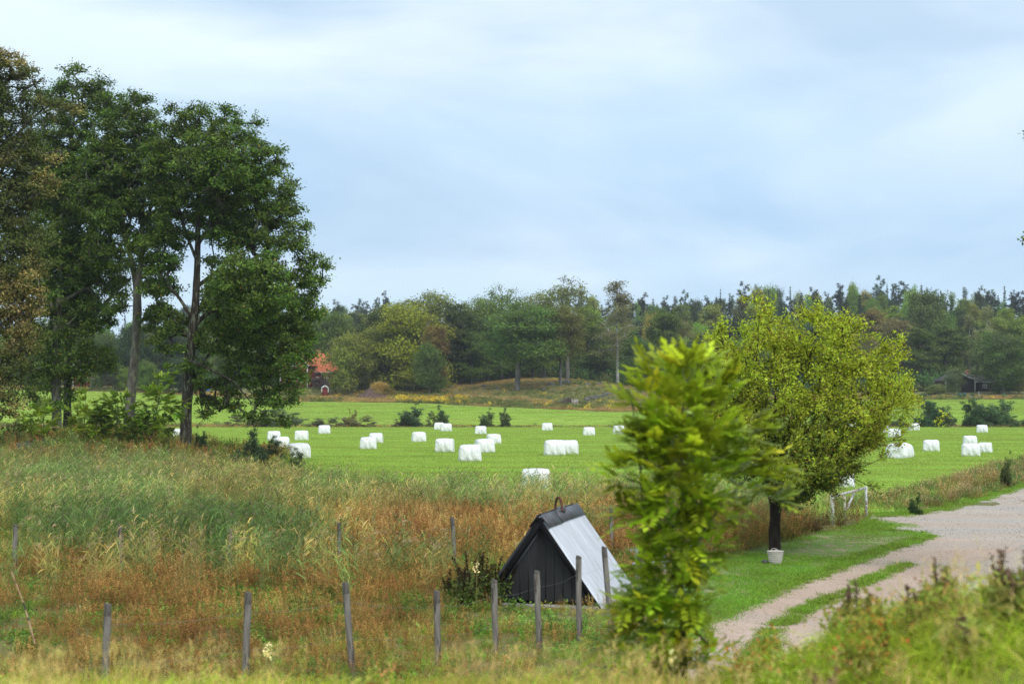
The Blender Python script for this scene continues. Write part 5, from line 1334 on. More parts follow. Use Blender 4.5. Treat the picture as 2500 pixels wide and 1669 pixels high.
for ri, (Y, dy, broadp, sp) in enumerate(rows):
    px = -60
    while px < 2560:
        px += sp * random.uniform(.7, 1.25)
        if 960 < px < 1400 and ri < 4 and not (ri == 0 and False): 
            if ri > 0: continue
            continue
        yt = np.interp(px, SKY_U, SKY_Y) + dy + random.gauss(0, 9 if ri < 2 else 12)
        br = random.random() < broadp
        if br:
            key = random.choice(['broad1', 'broad2', 'oak1', 'round1', 'birch1']); col = random.choice([DK, MD, MD, OL, LG_, (.05, .10, .04), (.08, .12, .04), BI if key == 'birch1' else MD])
            w = random.uniform(42, 70) * 400 / Y * (1.2 if ri > 2 else 1); kind = 'broad green tree' if key != 'birch1' else 'slim pale birch'
            if key == 'birch1': w *= .7
        else:
            key = random.choice(['pine1', 'pine2', 'spruce1', 'spruce2', 'pine1']); col = random.choice([CF, (.042, .07, .036), (.034, .062, .042)])
            w = random.uniform(26, 40) * 480 / Y; kind = 'dark ' + ('pine' if key.startswith('pine') else 'spruce')
        col = tuple(c * random.uniform(1.0, 1.5) for c in col)
        lab = '%s in the %s forest row %s' % (kind, ['topmost ridge', 'upper ridge', 'middle', 'lower', 'lowest front'][ri], side(px))
        grove(px, yt, w, Y + random.uniform(-12, 12), key, col, lab, group='forest trees ' + side(px))
for px, yt, w, Y, k, lab in [(822, 730, 34, 470, 'pine2', 'leaning dark pine on the skyline right of the oak edge'), (868, 738, 32, 480, 'pine1', 'dark pine on the skyline in the middle of the three by the grove'),
                             (925, 722, 24, 480, 'spruce1', 'small pointed spruce on the skyline touching the grove'), (895, 742, 34, 470, 'pine2', 'bushy dark pine just left of the small pointed spruce'),
                             (1760, 700, 16, 500, 'spruce2', 'slim spruce on the skyline above the blurred ash'), (2168, 688, 22, 520, 'spruce1', 'tallest slim spruce on the right skyline'), (2196, 688, 40, 520, 'pine1', 'dark broad pine beside the tallest slim spruce'),
                             (2252, 690, 24, 520, 'spruce2', 'pointed spruce above the light green dome crown'), (2395, 696, 24, 520, 'pine2', 'dark pine top on the skyline above the cabin oak'), (2455, 694, 26, 520, 'spruce1', 'pointed spruce near the right picture edge')]:
    grove(px, yt, w, Y, k, CF, lab)
# orchard row at left and undergrowth
for px, yt, w, Y, k, c, lab in [(248, 868, 55, 292, 'low1', DK, 'dark small orchard tree right of the white trimmed cottage'), (275, 880, 42, 290, 'low2', (.11, .12, .06), 'grey green small orchard tree with bare twigs'),
                                (298, 895, 34, 290, 'low1', MD, 'small orchard tree by the leaning grey trunk'), (361, 880, 60, 290, 'low2', DK, 'dark small tree right of the leaning grey trunk'),
                                (438, 870, 80, 292, 'low1', (.07, .12, .04), 'green small tree against the left side of the big oak trunk'), (190, 860, 60, 312, 'low1', OL, 'olive tree behind the white trimmed cottage'),
                                (330, 790, 90, 330, 'round1', (.08, .14, .035), 'bright green round tree behind the leaning grey trunk'), (430, 800, 110, 335, 'round2', (.09, .13, .04), 'mid green round tree seen left of the big oak'),
                                (240, 800, 90, 335, 'oak1', DK, 'dark tree behind the orchard row'), (560, 850, 120, 325, 'round1', DK, 'dark round tree behind the hanging oak branch'), (640, 800, 100, 340, 'oak2', DK, 'dark tree behind the red farmhouse gable'),
                                (480, 800, 90, 340, 'broad1', MD, 'green tree behind the big oak trunk'), (50, 830, 120, 325, 'round2', MD, 'green round tree at far left behind the tan tree'), (130, 820, 90, 330, 'oak1', DK, 'dark tree behind the tallest oak trunk')]:
    grove(px, yt, w, Y, k, c, lab)
und = [proto_leafy([(.045, .09, .03), (.06, .11, .035)], 22, (1.5, 4.0), .42, 16, 1.1, .7), proto_leafy([(.07, .12, .04), (.04, .08, .03)], 20, (1.2, 3.2), .38, 16, 1.1, .7), proto_leafy([(.10, .12, .05), (.12, .12, .05)], 16, (1.0, 2.6), .32, 16, 1.0, .6)]
n = 1500; u = rng.uniform(-100, 2620, n); Y = rng.uniform(338, 372, n); Y = np.where((u < 620) | (u > 2200), rng.uniform(318, 345, n), Y); Y = np.where((u > 640) & (u < 960), rng.uniform(322, 345, n), Y)
xy = np.column_stack([(u - 1250) / FPX * Y, Y])
scatter('forest_undergrowth', und, xy, scl=rng.uniform(.7, 1.4, n), label='dense dark undergrowth along the foot of the forest', cat='undergrowth')

# bushes on the ditch between the fields
for px, yt, w, k, c, lab, nm in [
  (1003, 988, 62, 'bush1', (.07, .12, .05), 'round dark green bush on the ditch, left of centre', None), (968, 1022, 34, 'twig1', (.14, .14, .06), 'low olive twiggy bush at the left foot of the round ditch bush', None),
  (1085, 992, 36, 'bush2', (.09, .14, .05), 'loose green bush behind the two far touching bales', None), (1060, 1000, 26, 'twig2', (.13, .16, .06), 'thin leaning bush left of the loose green ditch bush', None),
  (1188, 1000, 38, 'bush1', (.10, .15, .045), 'left yellow flecked shrub of the ditch pair', None), (1228, 998, 30, 'bush2', (.09, .12, .05), 'right leaning shrub of the ditch pair', None),
  (862, 996, 22, 'twig1', (.24, .22, .06), 'slender yellow ditch shrub above tan grass', None), (880, 1012, 48, 'twig2', (.17, .16, .07), 'wide tan willow bush right of the slender yellow shrub', None),
  (845, 1015, 45, 'twig1', (.19, .16, .08), 'tan twiggy bush left of the slender yellow shrub', None), (800, 1016, 50, 'twig2', (.12, .14, .06), 'olive willow bush behind the lone left bale', None),
  (765, 1020, 48, 'twig1', (.13, .15, .06), 'olive willow bush above the bale under the oak tip', None), (700, 990, 75, 'twig2', (.11, .145, .07), 'tall grey green willow right of the hanging oak branch', None),
  (650, 1000, 60, 'twig1', (.11, .14, .06), 'grey green willow behind the hanging oak branch', None), (600, 1010, 60, 'twig2', (.13, .14, .06), 'olive willow left of the hanging oak branch tip', None),
  (2283, 966, 68, 'bush2', (.045, .095, .035), 'dark green bush on the ditch, left one at right of the picture', None), (2318, 990, 40, 'twig1', (.09, .13, .06), 'pale twiggy bush touching the left dark ditch bush', None),
  (2380, 968, 55, 'bush1', (.05, .10, .035), 'dark green bush at the left of the long ditch thicket', None), (2400, 976, 60, 'bush2', (.08, .125, .05), 'grey green bush in the middle of the long ditch thicket', None),
  (2435, 968, 70, 'bush1', (.075, .12, .045), 'green bush at the right of the long ditch thicket', None), (2465, 1000, 42, 'twig2', (.09, .13, .05), 'low bush closing the long ditch thicket at right', None),
  (2500, 1010, 30, 'bush2', (.09, .13, .045), 'small ditch bush at the right picture edge', None), (2195, 1012, 30, 'twig1', (.08, .12, .05), 'small ditch bush seen behind the right apple twigs', None),
  (2120, 1000, 60, 'bush1', (.06, .10, .04), 'dark ditch bush behind the right side of the apple crown', None)]:
    grove(px, yt, w * 1.2, 211 + random.uniform(-1, 1), k, tuple(v * 2.1 for v in c), lab, cat='shrub', sink=.15)
for px, yt, w, Y, k, c, lab in [(600, 1045, 80, 74, 'twig1', (.06, .105, .05), 'tall dark green willow herb bush at the marsh edge, left'), (655, 1060, 62, 76, 'twig2', (.05, .10, .045), 'dark green bush at the marsh edge beside the first bale'),
                                (720, 1090, 60, 66, 'twig2', (.09, .12, .045), 'reddish twiggy bush in front of the large shaded bale'), (35, 1015, 60, 82, 'bush1', (.13, .16, .045), 'yellowing bush at far left under the tan tree'),
                                (345, 1035, 60, 83, 'bush2', (.06, .12, .035), 'green bush at the foot of the ash sapling'), (490, 1045, 40, 82, 'bush1', (.05, .09, .035), 'low dark bush at the foot of the big oak trunk'),
                                (190, 1025, 50, 84, 'bush2', (.16, .2, .04), 'yellow green bush right of the pale oak trunk'), (2455, 1108, 34, 66, 'bush1', (.12, .15, .045), 'small yellowing shrub growing in the road verge at right'),
                                (2225, 1205, 34, 51, 'bush2', (.06, .13, .035), 'small green shrub at the verge corner right of the gate'), (2030, 1238, 60, 47, 'bush1', (.17, .095, .045), 'rust brown bush in front of the gate brace'),
                                (1975, 1255, 80, 44.5, 'bush2', (.15, .10, .045), 'wide rust brown bush left of the gate'), (1905, 1275, 60, 42.5, 'bush1', (.08, .11, .04), 'dark green and rust bush right of the apple trunk')]:
    grove(px, yt, w, Y, k, tuple(v * 1.4 for v in c), lab, cat='shrub', sink=.1)

# dead plume plants: dock spikes by the hut and on the right bank
def spike_plant(px, ytop, Y, n, hgt, spread, dark, leafc, lab, name='dock_plant', cat='plant', thick=.035):
    x, _, z = at(px, Y); root = thing(name, (x, Y, z), lab, cat); a = Acc(); b = Acc()
    for i in range(n):
        az = rng.random() * 6.28; lean = rng.random() * spread; d = unit(np.array([[math.cos(az) * lean, math.sin(az) * lean, 1.0]]))[0]; L = hgt * rng.uniform(.7, 1.05)
        p0 = np.array([rng.normal(0, .08 * spread * 2), rng.normal(0, .08), 0]); tube(a, [p0, p0 + d * L * .5, p0 + d * L], [.006, .005, .003], 4, c=(.06, .045, .03))
        k = int((120 if thick > .02 else 70) * (L / .8)); t = .45 + .55 * rng.random(k) ** .8; leaves(a, p0 + d * (L * t)[:, None] + rng.normal(0, thick * .5, (k, 3)), .03, pick(dark, k) * (1 + .2 * rng.normal(size=(k, 1))), up=0, asp=.8)
        k = 60; t = .05 + .6 * rng.random(k); leaves(b, p0 + d * (L * t)[:, None] + rng.normal(0, .06, (k, 3)), .10, pick(leafc, k), up=.6, asp=.35)
    link('seed_spikes', a.mesh('seed_spikes', M_herb), root); link('leaves', b.mesh('leaves', M_herb), root); return root
DRK = [(.035, .022, .014), (.05, .03, .02), (.03, .035, .015)]; GL = [(.08, .13, .04), (.11, .17, .05), (.06, .09, .04)]
for px, Y, n, h, lab in [(1100, 28.5, 7, .75, 'dark spiked dock plant farthest left of the hut'), (1135, 28.0, 8, .85, 'dark spiked dock plant second left of the hut'), (1175, 28.3, 9, .95, 'dark spiked dock plant in the middle left of the hut'),
                         (1212, 28.6, 8, .95, 'dark spiked dock plant nearest the left foot of the hut'), (1150, 29.6, 7, 1.0, 'dark spiked dock plant behind the others left of the hut')]:
    spike_plant(px, 0, Y, n, h, .65, DRK, GL, lab)
for px, Y, n, h, lab in [(2060, 11.5, 7, .62, 'cluster of dark brown seed spikes on the bank below the lawn corner'), (2105, 10.8, 6, .6, 'cluster of dark seed spikes right of the one below the lawn corner'), (2305, 10.2, 6, .62, 'dark seed spikes on the bank crest below the gravel road'),
                         (2440, 9.6, 9, .72, 'tall dark seed spikes on the bank near the right picture edge'), (2475, 9.3, 9, .75, 'dense dark seed spikes touching the right picture edge'), (2210, 10.2, 5, .5, 'sparse dark seed spikes in the middle of the right bank crest'),
                         (2010, 8.8, 6, .55, 'dark seed spikes at the left edge of the right bank'), (2120, 8.2, 6, .5, 'dark seed spikes below the orange leaved rose shrub'), (2360, 8.8, 6, .5, 'short dark seed spikes in mid right bank grass')]:
    spike_plant(px, 0, Y, max(3, n - 2), h * .72, .22, [(.085, .055, .05), (.12, .08, .065)], [(.16, .2, .05), (.24, .22, .07)], lab, 'seed_spike_plant', thick=.018)
def rose(px, Y, hgt, w, lab, n=20):
    x, _, z = at(px, Y); root = thing('rose_shrub', (x, Y, z), lab, 'shrub'); a = Acc(); b = Acc()
    for i in range(n):
        e = np.array([rng.normal(0, w * .33), rng.normal(0, w * .25), hgt * rng.uniform(.5, 1.0)]); m = e * [.4, .4, .6]; tube(a, [(0, 0, 0), m, e], [.006, .004, .002], 4, c=(.12, .06, .04))
        k = 30; t = rng.random(k) ** .6; p = m + (e - m) * t[:, None] + rng.normal(0, .045, (k, 3))
        leaves(b, p, .04, pick([(.2, .27, .05), (.34, .2, .05), (.42, .12, .04), (.27, .27, .06), (.42, .28, .06)], k, [.45, .12, .06, .25, .12]), up=.5, asp=.6)
    link('canes', a.mesh('canes', M_herb), root); link('leaves', b.mesh('leaves', M_herb), root)
rose(2165, 9.6, .5, .55, 'orange and red leaved rose shrub on the right bank', 10)
rose(2110, 9.2, .36, .3, 'small rusty rose shoot left of the orange rose shrub', 16)
rose(1880, 11.8, .34, .25, 'small reddish rose shoot beside the gravel track', 8)
rose(1820, 11.0, .35, .3, 'low red flecked shoot on the bank left of the track rose', 10)
# broad leaved plant, pale flowers, broken stick
x, _, z = at(950, 8.6); bp_ = thing('leafy_plant', (x, 8.6, z), 'blurred broad leaved green plant rising from the near bank grass', 'plant'); a = Acc()
for i in range(30):
    az = rng.random() * 6.28; t = rng.uniform(.15, .5); p0 = np.array([[rng.normal(0, .13), rng.normal(0, .06), t]]); d = unit(np.array([[math.cos(az), math.sin(az) * .6, rng.uniform(.1, .8)]]))
    strips(a, p0, d, .17, .06, .5, pick([(.05, .13, .03), (.08, .17, .04), (.3, .06, .03)], 1, [.5, .42, .08]), (.10, .19, .05), 4)
for i in range(8): strips(a, np.array([[rng.normal(0, .08), 0, 0.]]), unit(np.array([[rng.normal(0, .25), 0, 1.]])), .5, .012, .1, (.12, .1, .05), (.12, .16, .05), 2, wtip=.5)
link('stems_and_leaves', a.mesh('leaves', M_herb), bp_)
def flower(px, py, Y, r, n, lab):
    p = P(px, py, Y); z = float(H(p.x, Y)); root = thing('pale_flower', (p.x, Y, z), lab, 'flower'); a = Acc(); tube(a, [(0, 0, 0), (.01, 0, p.z - z)], .005, 5, c=(.2, .22, .08)); link('stem', a.mesh('stem', M_herb), root)
    a = Acc(); k = n; leaves(a, np.array([0, 0, p.z - z]) + rng.normal(0, r, (k, 3)) * [1, 1, 1.6], .035, cvar((.75, .68, .42), k, .1), up=0, asp=.8); link('blossom', a.mesh('blossom', M_herb), root)
flower(652, 1588, 19.5, .035, 60, 'pale cream flower head in rust herbs between two front posts')
flower(1163, 1383, 27.5, .04, 34, 'cream blossom above the dark dock plants left of the hut')
flower(1640, 1600 - 0, 10.5, .02, 12, 'small cream flower at the foot of the young ash')
s0 = P(28, 1395, 24); s1 = P(86, 1572, 22.5); a = Acc(); b0 = Vector((s1.x, s1.y, 0)); tube(a, [s1 - b0, (s0 + s1) / 2 + Vector((.02, 0, .03)) - b0, s0 - b0], [.016, .014, .010], 7)
tag(link('broken_stick', a.mesh('broken_stick', surf('tan_stick', (.30, .17, .08), (.42, .28, .16), 4, 3, .8, 0, c2=(.05, .04, .03), s2=3)), None, b0), 'tan broken reed stick slanting in rust herbs at the lower left', 'stick')

# ================================================================ BUILDINGS
M_red = surf('falu_red', (.14, .022, .018), (.20, .035, .025), 3, 4, .9, .3, 6, .02, (4, 4, .3))
M_brown = surf('brown_boards', (.035, .022, .02), (.055, .035, .03), 3, 4, .9, .3, 6, .02, (4, 4, .3))
M_tile = surf('orange_tiles', (.50, .14, .06), (.66, .22, .10), 2.2, 5, .85, .6, 7, .05, (1, 1, 1), c2=(.36, .11, .06), s2=3)
M_slate = surf('grey_roofing', (.075, .068, .07), (.12, .108, .11), 2, 4, .9, .2, 8, .03)
M_white = surf('white_paint', (.72, .72, .70), (.80, .80, .78), 4, 2, .6, 0)
M_glass = bpy.data.materials.new('dark_glass'); M_glass.use_nodes = True; bs = M_glass.node_tree.nodes['Principled BSDF']; bs.inputs['Base Color'].default_value = (.03, .035, .04, 1); bs.inputs['Roughness'].default_value = .1
M_brick = surf('chimney_brick', (.28, .10, .07), (.36, .15, .10), 6, 3, .9, .3, 12, .02)
M_pink = surf('pale_pink_wall', (.38, .27, .24), (.45, .33, .29), 3, 3, .9, 0)
def window(parent, x, y, z, w, h, face=-1, mull=1):
    """window in a wall facing -y at local x,y,z (centre)"""
    f = .09; a = Acc(); yo = y + face * .05
    box(a, x - w / 2, x + w / 2, yo - .03, yo + .03, z + h / 2 - f, z + h / 2); box(a, x - w / 2, x + w / 2, yo - .03, yo + .03, z - h / 2, z - h / 2 + f)
    box(a, x - w / 2, x - w / 2 + f, yo - .03, yo + .03, z - h / 2 + f, z + h / 2 - f); box(a, x + w / 2 - f, x + w / 2, yo - .03, yo + .03, z - h / 2 + f, z + h / 2 - f)
    box(a, x - f * .4, x + f * .4, yo - .03, yo + .03, z - h / 2 + f, z + h / 2 - f)
    if mull: box(a, x - w / 2 + f, x - f * .4, yo - .025, yo + .025, z - .02, z + .03); box(a, x + f * .4, x + w / 2 - f, yo - .025, yo + .025, z - .02, z + .03)
    o = link('window', a.mesh('window', M_white), parent)
    b = Acc(); box(b, x - w / 2 + .02, x + w / 2 - .02, yo - .005, yo + .015, z - h / 2 + .02, z + h / 2 - .02); link('pane', b.mesh('pane', M_glass), o); return o
def house(name, lab, px, ybase, Y, rz, L, D, hw, hr, wallm, roofm, wins=(), gable_wins=(), chim=None, cat='house', over=.45, white=True, ridge='x', door=None, sinkh=1.5):
    """L along local x, D along local y; ridge along x or y"""
    x = (px - 1250) / FPX * Y; z = P(px, ybase, Y).z; root = thing(name, (x, Y, z), lab, cat, rz=rz)
    a = Acc(); box(a, -L / 2, L / 2, -D / 2, D / 2, -sinkh, hw)
    if ridge == 'x': 
        for s in (-1, 1): a.add([(s * L / 2, -D / 2, hw), (s * L / 2, D / 2, hw), (s * L / 2, 0, hw + hr)], [[0, 1, 2] if s > 0 else [0, 2, 1]])
    else:
        for s in (-1, 1): a.add([(-L / 2, s * D / 2, hw), (L / 2, s * D / 2, hw), (0, s * D / 2, hw + hr)], [[0, 2, 1] if s > 0 else [0, 1, 2]])
    link('wall', a.mesh('wall', wallm), root)
    a = Acc(); th = .16
    if ridge == 'x':
        k = hr / (D / 2)
        for s in (-1, 1):
            e = D / 2 + over; v = []
            for xx in (-L / 2 - over, L / 2 + over):
                v += [(xx, 0, hw + hr + .03), (xx, s * e, hw - over * k + .03), (xx, s * e, hw - over * k + .03 + th), (xx, 0, hw + hr + .03 + th)]
            a.add(v, [[0, 1, 2, 3], [7, 6, 5, 4], [3, 2, 6, 7], [0, 4, 5, 1], [1, 5, 6, 2]])
    else:
        k = hr / (L / 2)
        for s in (-1, 1):
            e = L / 2 + over; v = []
            for yy in (-D / 2 - over, D / 2 + over):
                v += [(0, yy, hw + hr + .03), (s * e, yy, hw - over * k + .03), (s * e, yy, hw - over * k + .03 + th), (0, yy, hw + hr + .03 + th)]
            a.add(v, [[0, 1, 2, 3], [7, 6, 5, 4], [3, 2, 6, 7], [0, 4, 5, 1], [1, 5, 6, 2]])
    rf = link('roof', a.mesh('roof', roofm), root)
    if chim is not None:
        a = Acc(); cx, cy = chim; box(a, cx - .4, cx + .4, cy - .4, cy + .4, hw + hr - .8, hw + hr + 1.0); link('chimney', a.mesh('chimney', M_brick), rf)
    if white:
        a = Acc()
        for sx in (-1, 1): box(a, sx * L / 2 - .11, sx * L / 2 + .11, -D / 2 - .05, -D / 2 + .08, 0, hw - .05)
        link('corner_boards', a.mesh('corner_boards', M_white), root)
        a = Acc()
        if ridge == 'y':
            for s in (-1, 1): beam(a, (0, -D / 2 - over - .06, hw + hr + .03), (s * (L / 2 + over), -D / 2 - over - .06, hw - over * k + .03), .06, .26)
        else:
            beam(a, (-L / 2 - over, -D / 2 - over - .04, hw - over * k + .05), (L / 2 + over, -D / 2 - over - .04, hw - over * k + .05), .08, .12)
        link('barge_boards', a.mesh('barge_boards', M_white), root)
    for w in wins: window(root, w[0], -D / 2, w[1], w[2], w[3])
    if door:
        a = Acc(); box(a, door[0] - .5, door[0] + .5, -D / 2 - .07, -D / 2 - .01, 0, 2.1); link('door', a.mesh('door', M_white), root)
    return root
house('red_farmhouse', 'red wooden farmhouse with bright orange tiled roof, right wing behind a bare bush', 768, 948, 316, math.radians(-6), 13.5, 7, 3.9, 3.7, M_red, M_tile, wins=[(-1, 1.8, 1.2, 1.4), (3.7, 1.7, 1.2, 1.4), (1.4, 1.8, 1.2, 1.4)], chim=(.6, 1.2))
house('red_gable_house', 'red gabled house front with white window and orange roof behind the oak leaves', 728, 948, 310, math.radians(-8), 6.0, 6.5, 5.2, 2.9, M_red, M_tile, wins=[(-.2, 5.3, 1.45, 1.15), (-1.5, 2, 1.2, 1.4), (1.5, 2, 1.2, 1.4)], ridge='y')
house('red_cottage', 'red cottage with steep white trimmed gable, seen between the left oak trunks', 205, 947, 302, math.radians(10), 3.6, 6, 4.6, 1.9, M_red, M_slate, wins=[(0, 4.2, .8, 1.3), (.4, 1.9, 1.4, 1.3)], ridge='y', over=.3)
house('red_cottage_wing', 'low red wing with white corner right of the white trimmed gable', 222, 947, 305, math.radians(5), 5.0, 6, 3.4, 2.0, M_red, M_slate, wins=[(-1, 1.6, .9, 1.1)], door=(1.2,), over=.3)
house('red_shed', 'long low red shed with white door frames behind the orchard trunks', 275, 947, 310, 0, 9.0, 4, 2.1, 1.3, M_red, M_slate, wins=[(1.2, 1.1, .9, .9)], door=(2.6,), over=.25)
house('small_shed', 'tiny dark red shed with grey roof below the farmhouse', 795, 958, 296, 0, 1.35, 1.6, .95, .45, M_red, M_slate, ridge='y', over=.12, cat='shed')
house('brown_cabin', 'dark brown cabin with white corners and grey roof at the forest edge, right', 2330, 955, 311, 0, 6.3, 8, 2.35, 1.45, M_brown, M_slate, ridge='y', over=.4, chim=None, sinkh=.8)
house('brown_cabin_wing', 'long dark brown wing with grey roof half hidden behind the cabin oak', 2398, 956, 313, math.radians(0), 7.5, 6, 2.2, 1.6, M_brown, M_slate, wins=[(-3.0, 1.3, .6, 1.3), (-.5, 1.3, .9, 1.1), (2, 1.3, .9, 1.1)], over=.3, chim=(-3.2, .3), sinkh=.8)
house('pink_shed', 'pale pinkish shed with grey roof at the right picture edge', 2496, 948, 318, 0, 4.2, 4, 2.0, .9, M_pink, M_slate, over=.35, cat='shed', sinkh=.8)

def small_box(name, px, py, Y, w, d, h, mat, lab, cat, lidm=None):
    p = at(px, Y); root = thing(name, p, lab, cat); a = Acc()
    v = np.array([[-w / 2 * .9, -d / 2 * .9, 0], [w / 2 * .9, -d / 2 * .9, 0], [w / 2 * .9, d / 2 * .9, 0], [-w / 2 * .9, d / 2 * .9, 0], [-w / 2, -d / 2, h], [w / 2, -d / 2, h], [w / 2, d / 2, h], [-w / 2, d / 2, h]])
    a.add(v, BOXF); link('body', a.mesh('body', mat), root)
    a = Acc(); box(a, -w / 2 - .03, w / 2 + .03, -d / 2 - .05, d / 2 + .03, h + .002, h + .07); link('lid', a.mesh('lid', lidm or mat), root); return root
M_bin = metal('green_bin', (.03, .10, .07), .4); M_lite = metal('pale_grey_bin', (.42, .44, .46), .5); M_blue = metal('blue_tarp', (.05, .22, .60), .5)
small_box('wheelie_bin', 2343, 968, 292, .6, .6, .85, M_bin, 'left green bin below the brown cabin', 'bin'); small_box('wheelie_bin', 2354, 968, 292.5, .62, .6, .9, M_bin, 'right green bin below the brown cabin', 'bin')
small_box('grey_box', 2370, 971, 290.5, .7, .5, .35, M_lite, 'pale grey low box on the grass below the cabin', 'box')
small_box('blue_box', 505, 946, 300, 1.1, .8, .55, M_blue, 'bright blue covered box beside the big oak trunk, far off', 'box'); small_box('red_crate', 478, 948, 300, 2.2, .8, .45, M_red, 'low red crate right of the big oak trunk, far off', 'crate')
small_box('grey_bin', 200, 960, 286, .55, .5, .6, M_lite, 'pale grey bin on the far field edge at left', 'bin')
p = at(2389, 292); a = Acc(); tube(a, [(0, 0, -.2), (0, 0, 1.2)], .06, 6); tag(link('white_pole', a.mesh('white_pole', M_lite), None, p), 'thin pale pole on the slope below the brown cabin', 'pole')
# small stakes of the field fence at far left
for i, px in enumerate([214, 258, 285, 419, 472]):
    p = at(px, 289 + (i % 2)); a = Acc(); tube(a, [(0, 0, -.2), (0, 0, 1.25)], .045, 5)
    tag(link('fence_stake', a.mesh('fence_stake', M_post), None, p), ['thin stake in front of the cottage door', 'thin stake between the first two orchard trunks', 'thin stake between the second and third orchard trunks', 'thin stake just left of the big oak trunk', 'thin stake just right of the big oak trunk'][i], 'fence stake', 'stakes along the far field edge')

# earth heap, brush pile, pallet, stone wall, boulders
M_earth = surf('bare_earth', (.09, .06, .045), (.15, .10, .08), 1.5, 6, .95, .8, 3, .15)
hp = at(918, 291); nx_ = 40
X_, Y_ = np.meshgrid(np.linspace(-5, 5, nx_), np.linspace(-4, 4, nx_)); hz = 2.3 * np.exp(-((X_ - .6) / 2.2) ** 2 - (Y_ / 2.2) ** 2) * (1 + .25 * (fbm(X_ * 1.3 + 9, Y_ * 1.3, 3) - .5)) + 1.0 * np.exp(-((X_ + 1.8) / 1.6) ** 2 - (Y_ / 2) ** 2) - .12
i = np.arange(nx_ - 1)[:, None] * nx_ + np.arange(nx_ - 1)[None]
zz = hz + (H(X_ + hp[0], Y_ + hp[1]) - hp[2])
a = Acc(); a.add(np.stack([X_, Y_, zz], -1).reshape(-1, 3), np.stack([i, i + 1, i + nx_ + 1, i + nx_], -1).reshape(-1, 4))
tag(link('earth_heap', a.mesh('earth_heap', M_earth, smooth=True), None, hp), 'brown heap of bare earth with straw grass on its crest', 'earth heap')
n = 260; q = np.column_stack([hp[0] + rng.normal(1.1, 1.3, n), hp[1] + rng.normal(0, .9, n)]); lx = q[:, 0] - hp[0]; ly = q[:, 1] - hp[1]
k = lx > -.3; q = q[k]; lx = lx[k]; ly = ly[k]
zq = H(q[:, 0], q[:, 1]) + 2.3 * np.exp(-((lx - .6) / 2.2) ** 2 - (ly / 2.2) ** 2) - .15
hg = [proto_grass([(.34, .26, .11), (.28, .22, .09)], 60, (.7, 1.3), .03, .3), proto_grass([(.2, .2, .07), (.26, .24, .08)], 60, (.5, 1.1), .03, .3)]
scatter('heap_grass', hg, q, z=zq, idx=np.where(lx < 1.6, 0, 1), label='golden straw grass growing on the crest of the earth heap', cat='grass')
sp = ground_hit(1388, 985); M_dead = surf('dead_wood', (.11, .08, .065), (.2, .15, .12), 3, 3, .9, 0)
bpile = thing('brush_pile', sp, 'heap of dead branches with a pale pallet leaning on it', 'brush pile'); a = Acc()
for i in range(260):
    c = np.array([rng.normal(0, 1.2), rng.normal(0, .5), abs(rng.normal(.45, .3))]); c[2] *= max(.15, 1 - abs(c[0]) / 2.8); d = rdir(1)[0] * [1, .6, .35] * rng.uniform(.5, 1.3)
    tube(a, [c - d, c + d * .1 + [0, 0, .05], c + d], [rng.uniform(.015, .05), .02, .01], 4, cap=False)
link('branches', a.mesh('branches', M_dead), bpile)
pp = P(1404, 980, sp[1] - 1.3); M_pal = surf('pallet_wood', (.50, .42, .38), (.62, .54, .5), 4, 3, .9, 0)
pal = thing('pallet', (pp.x, pp.y, pp.z - .45), 'pale wooden pallet leaning on the brush pile', 'pallet'); pal.rotation_euler = (math.radians(-18), 0, .12)
for z in (0, .26, .52, .78):
    a = Acc(); box(a, -.6, .6, -.03, 0, z, z + .11); link('slat', a.mesh('slat', M_pal), pal)
for x in (-.55, 0, .55):
    a = Acc(); box(a, x - .05, x + .05, .003, .1, 0, .89); link('bearer', a.mesh('bearer', M_pal), pal)
w0 = ground_hit(1430, 978); w1 = ground_hit(1492, 962)
swall = thing('stone_wall', w0, 'low tumbled dry stone wall running up the slope right of the brush pile', 'stone wall')
for i in range(46):
    t = i / 45; x = (w1[0] - w0[0]) * t; y = (w1[1] - w0[1]) * t; x += rng.normal(0, .1); y += rng.normal(0, .35)
    o = link('stone', rocks[i % 4], swall, (x, y, float(H(w0[0] + x, w0[1] + y)) - w0[2] + rng.uniform(.1, .5) * (1 - t * .5)), rng.random() * 6); s = rng.uniform(.22, .42); o.scale = (s, s, s)
for i, (px, py, s, lab) in enumerate([(1345, 941, .8, 'grey boulder on the slope between the two bare trunks'), (1382, 936, 1.1, 'dark topped boulder right of the brownish tree trunk'), (1435, 940, .5, 'small pale stone left in the scatter under the birch'),
        (1460, 939, .6, 'pale stone in the middle of the scatter under the birch'), (1470, 936, .5, 'pale stone at the right of the scatter under the birch'), (1328, 952, .6, 'small grey boulder low on the slope'),
        (1180, 945, .6, 'grey stone under the dark crown left of the front oak'), (1150, 932, .7, 'boulder at the foot of the shaded grove trunks'), (1340, 972, .4, 'tiny grey stone in the pasture left of the brush pile'), (1100, 945, .6, 'dark boulder at the grove edge'),
        (1215, 950, .5, 'grey stone in tan grass left of the front oak trunk')]):
    rock(px, py, s, lab, 'stones on the slope', k=i)

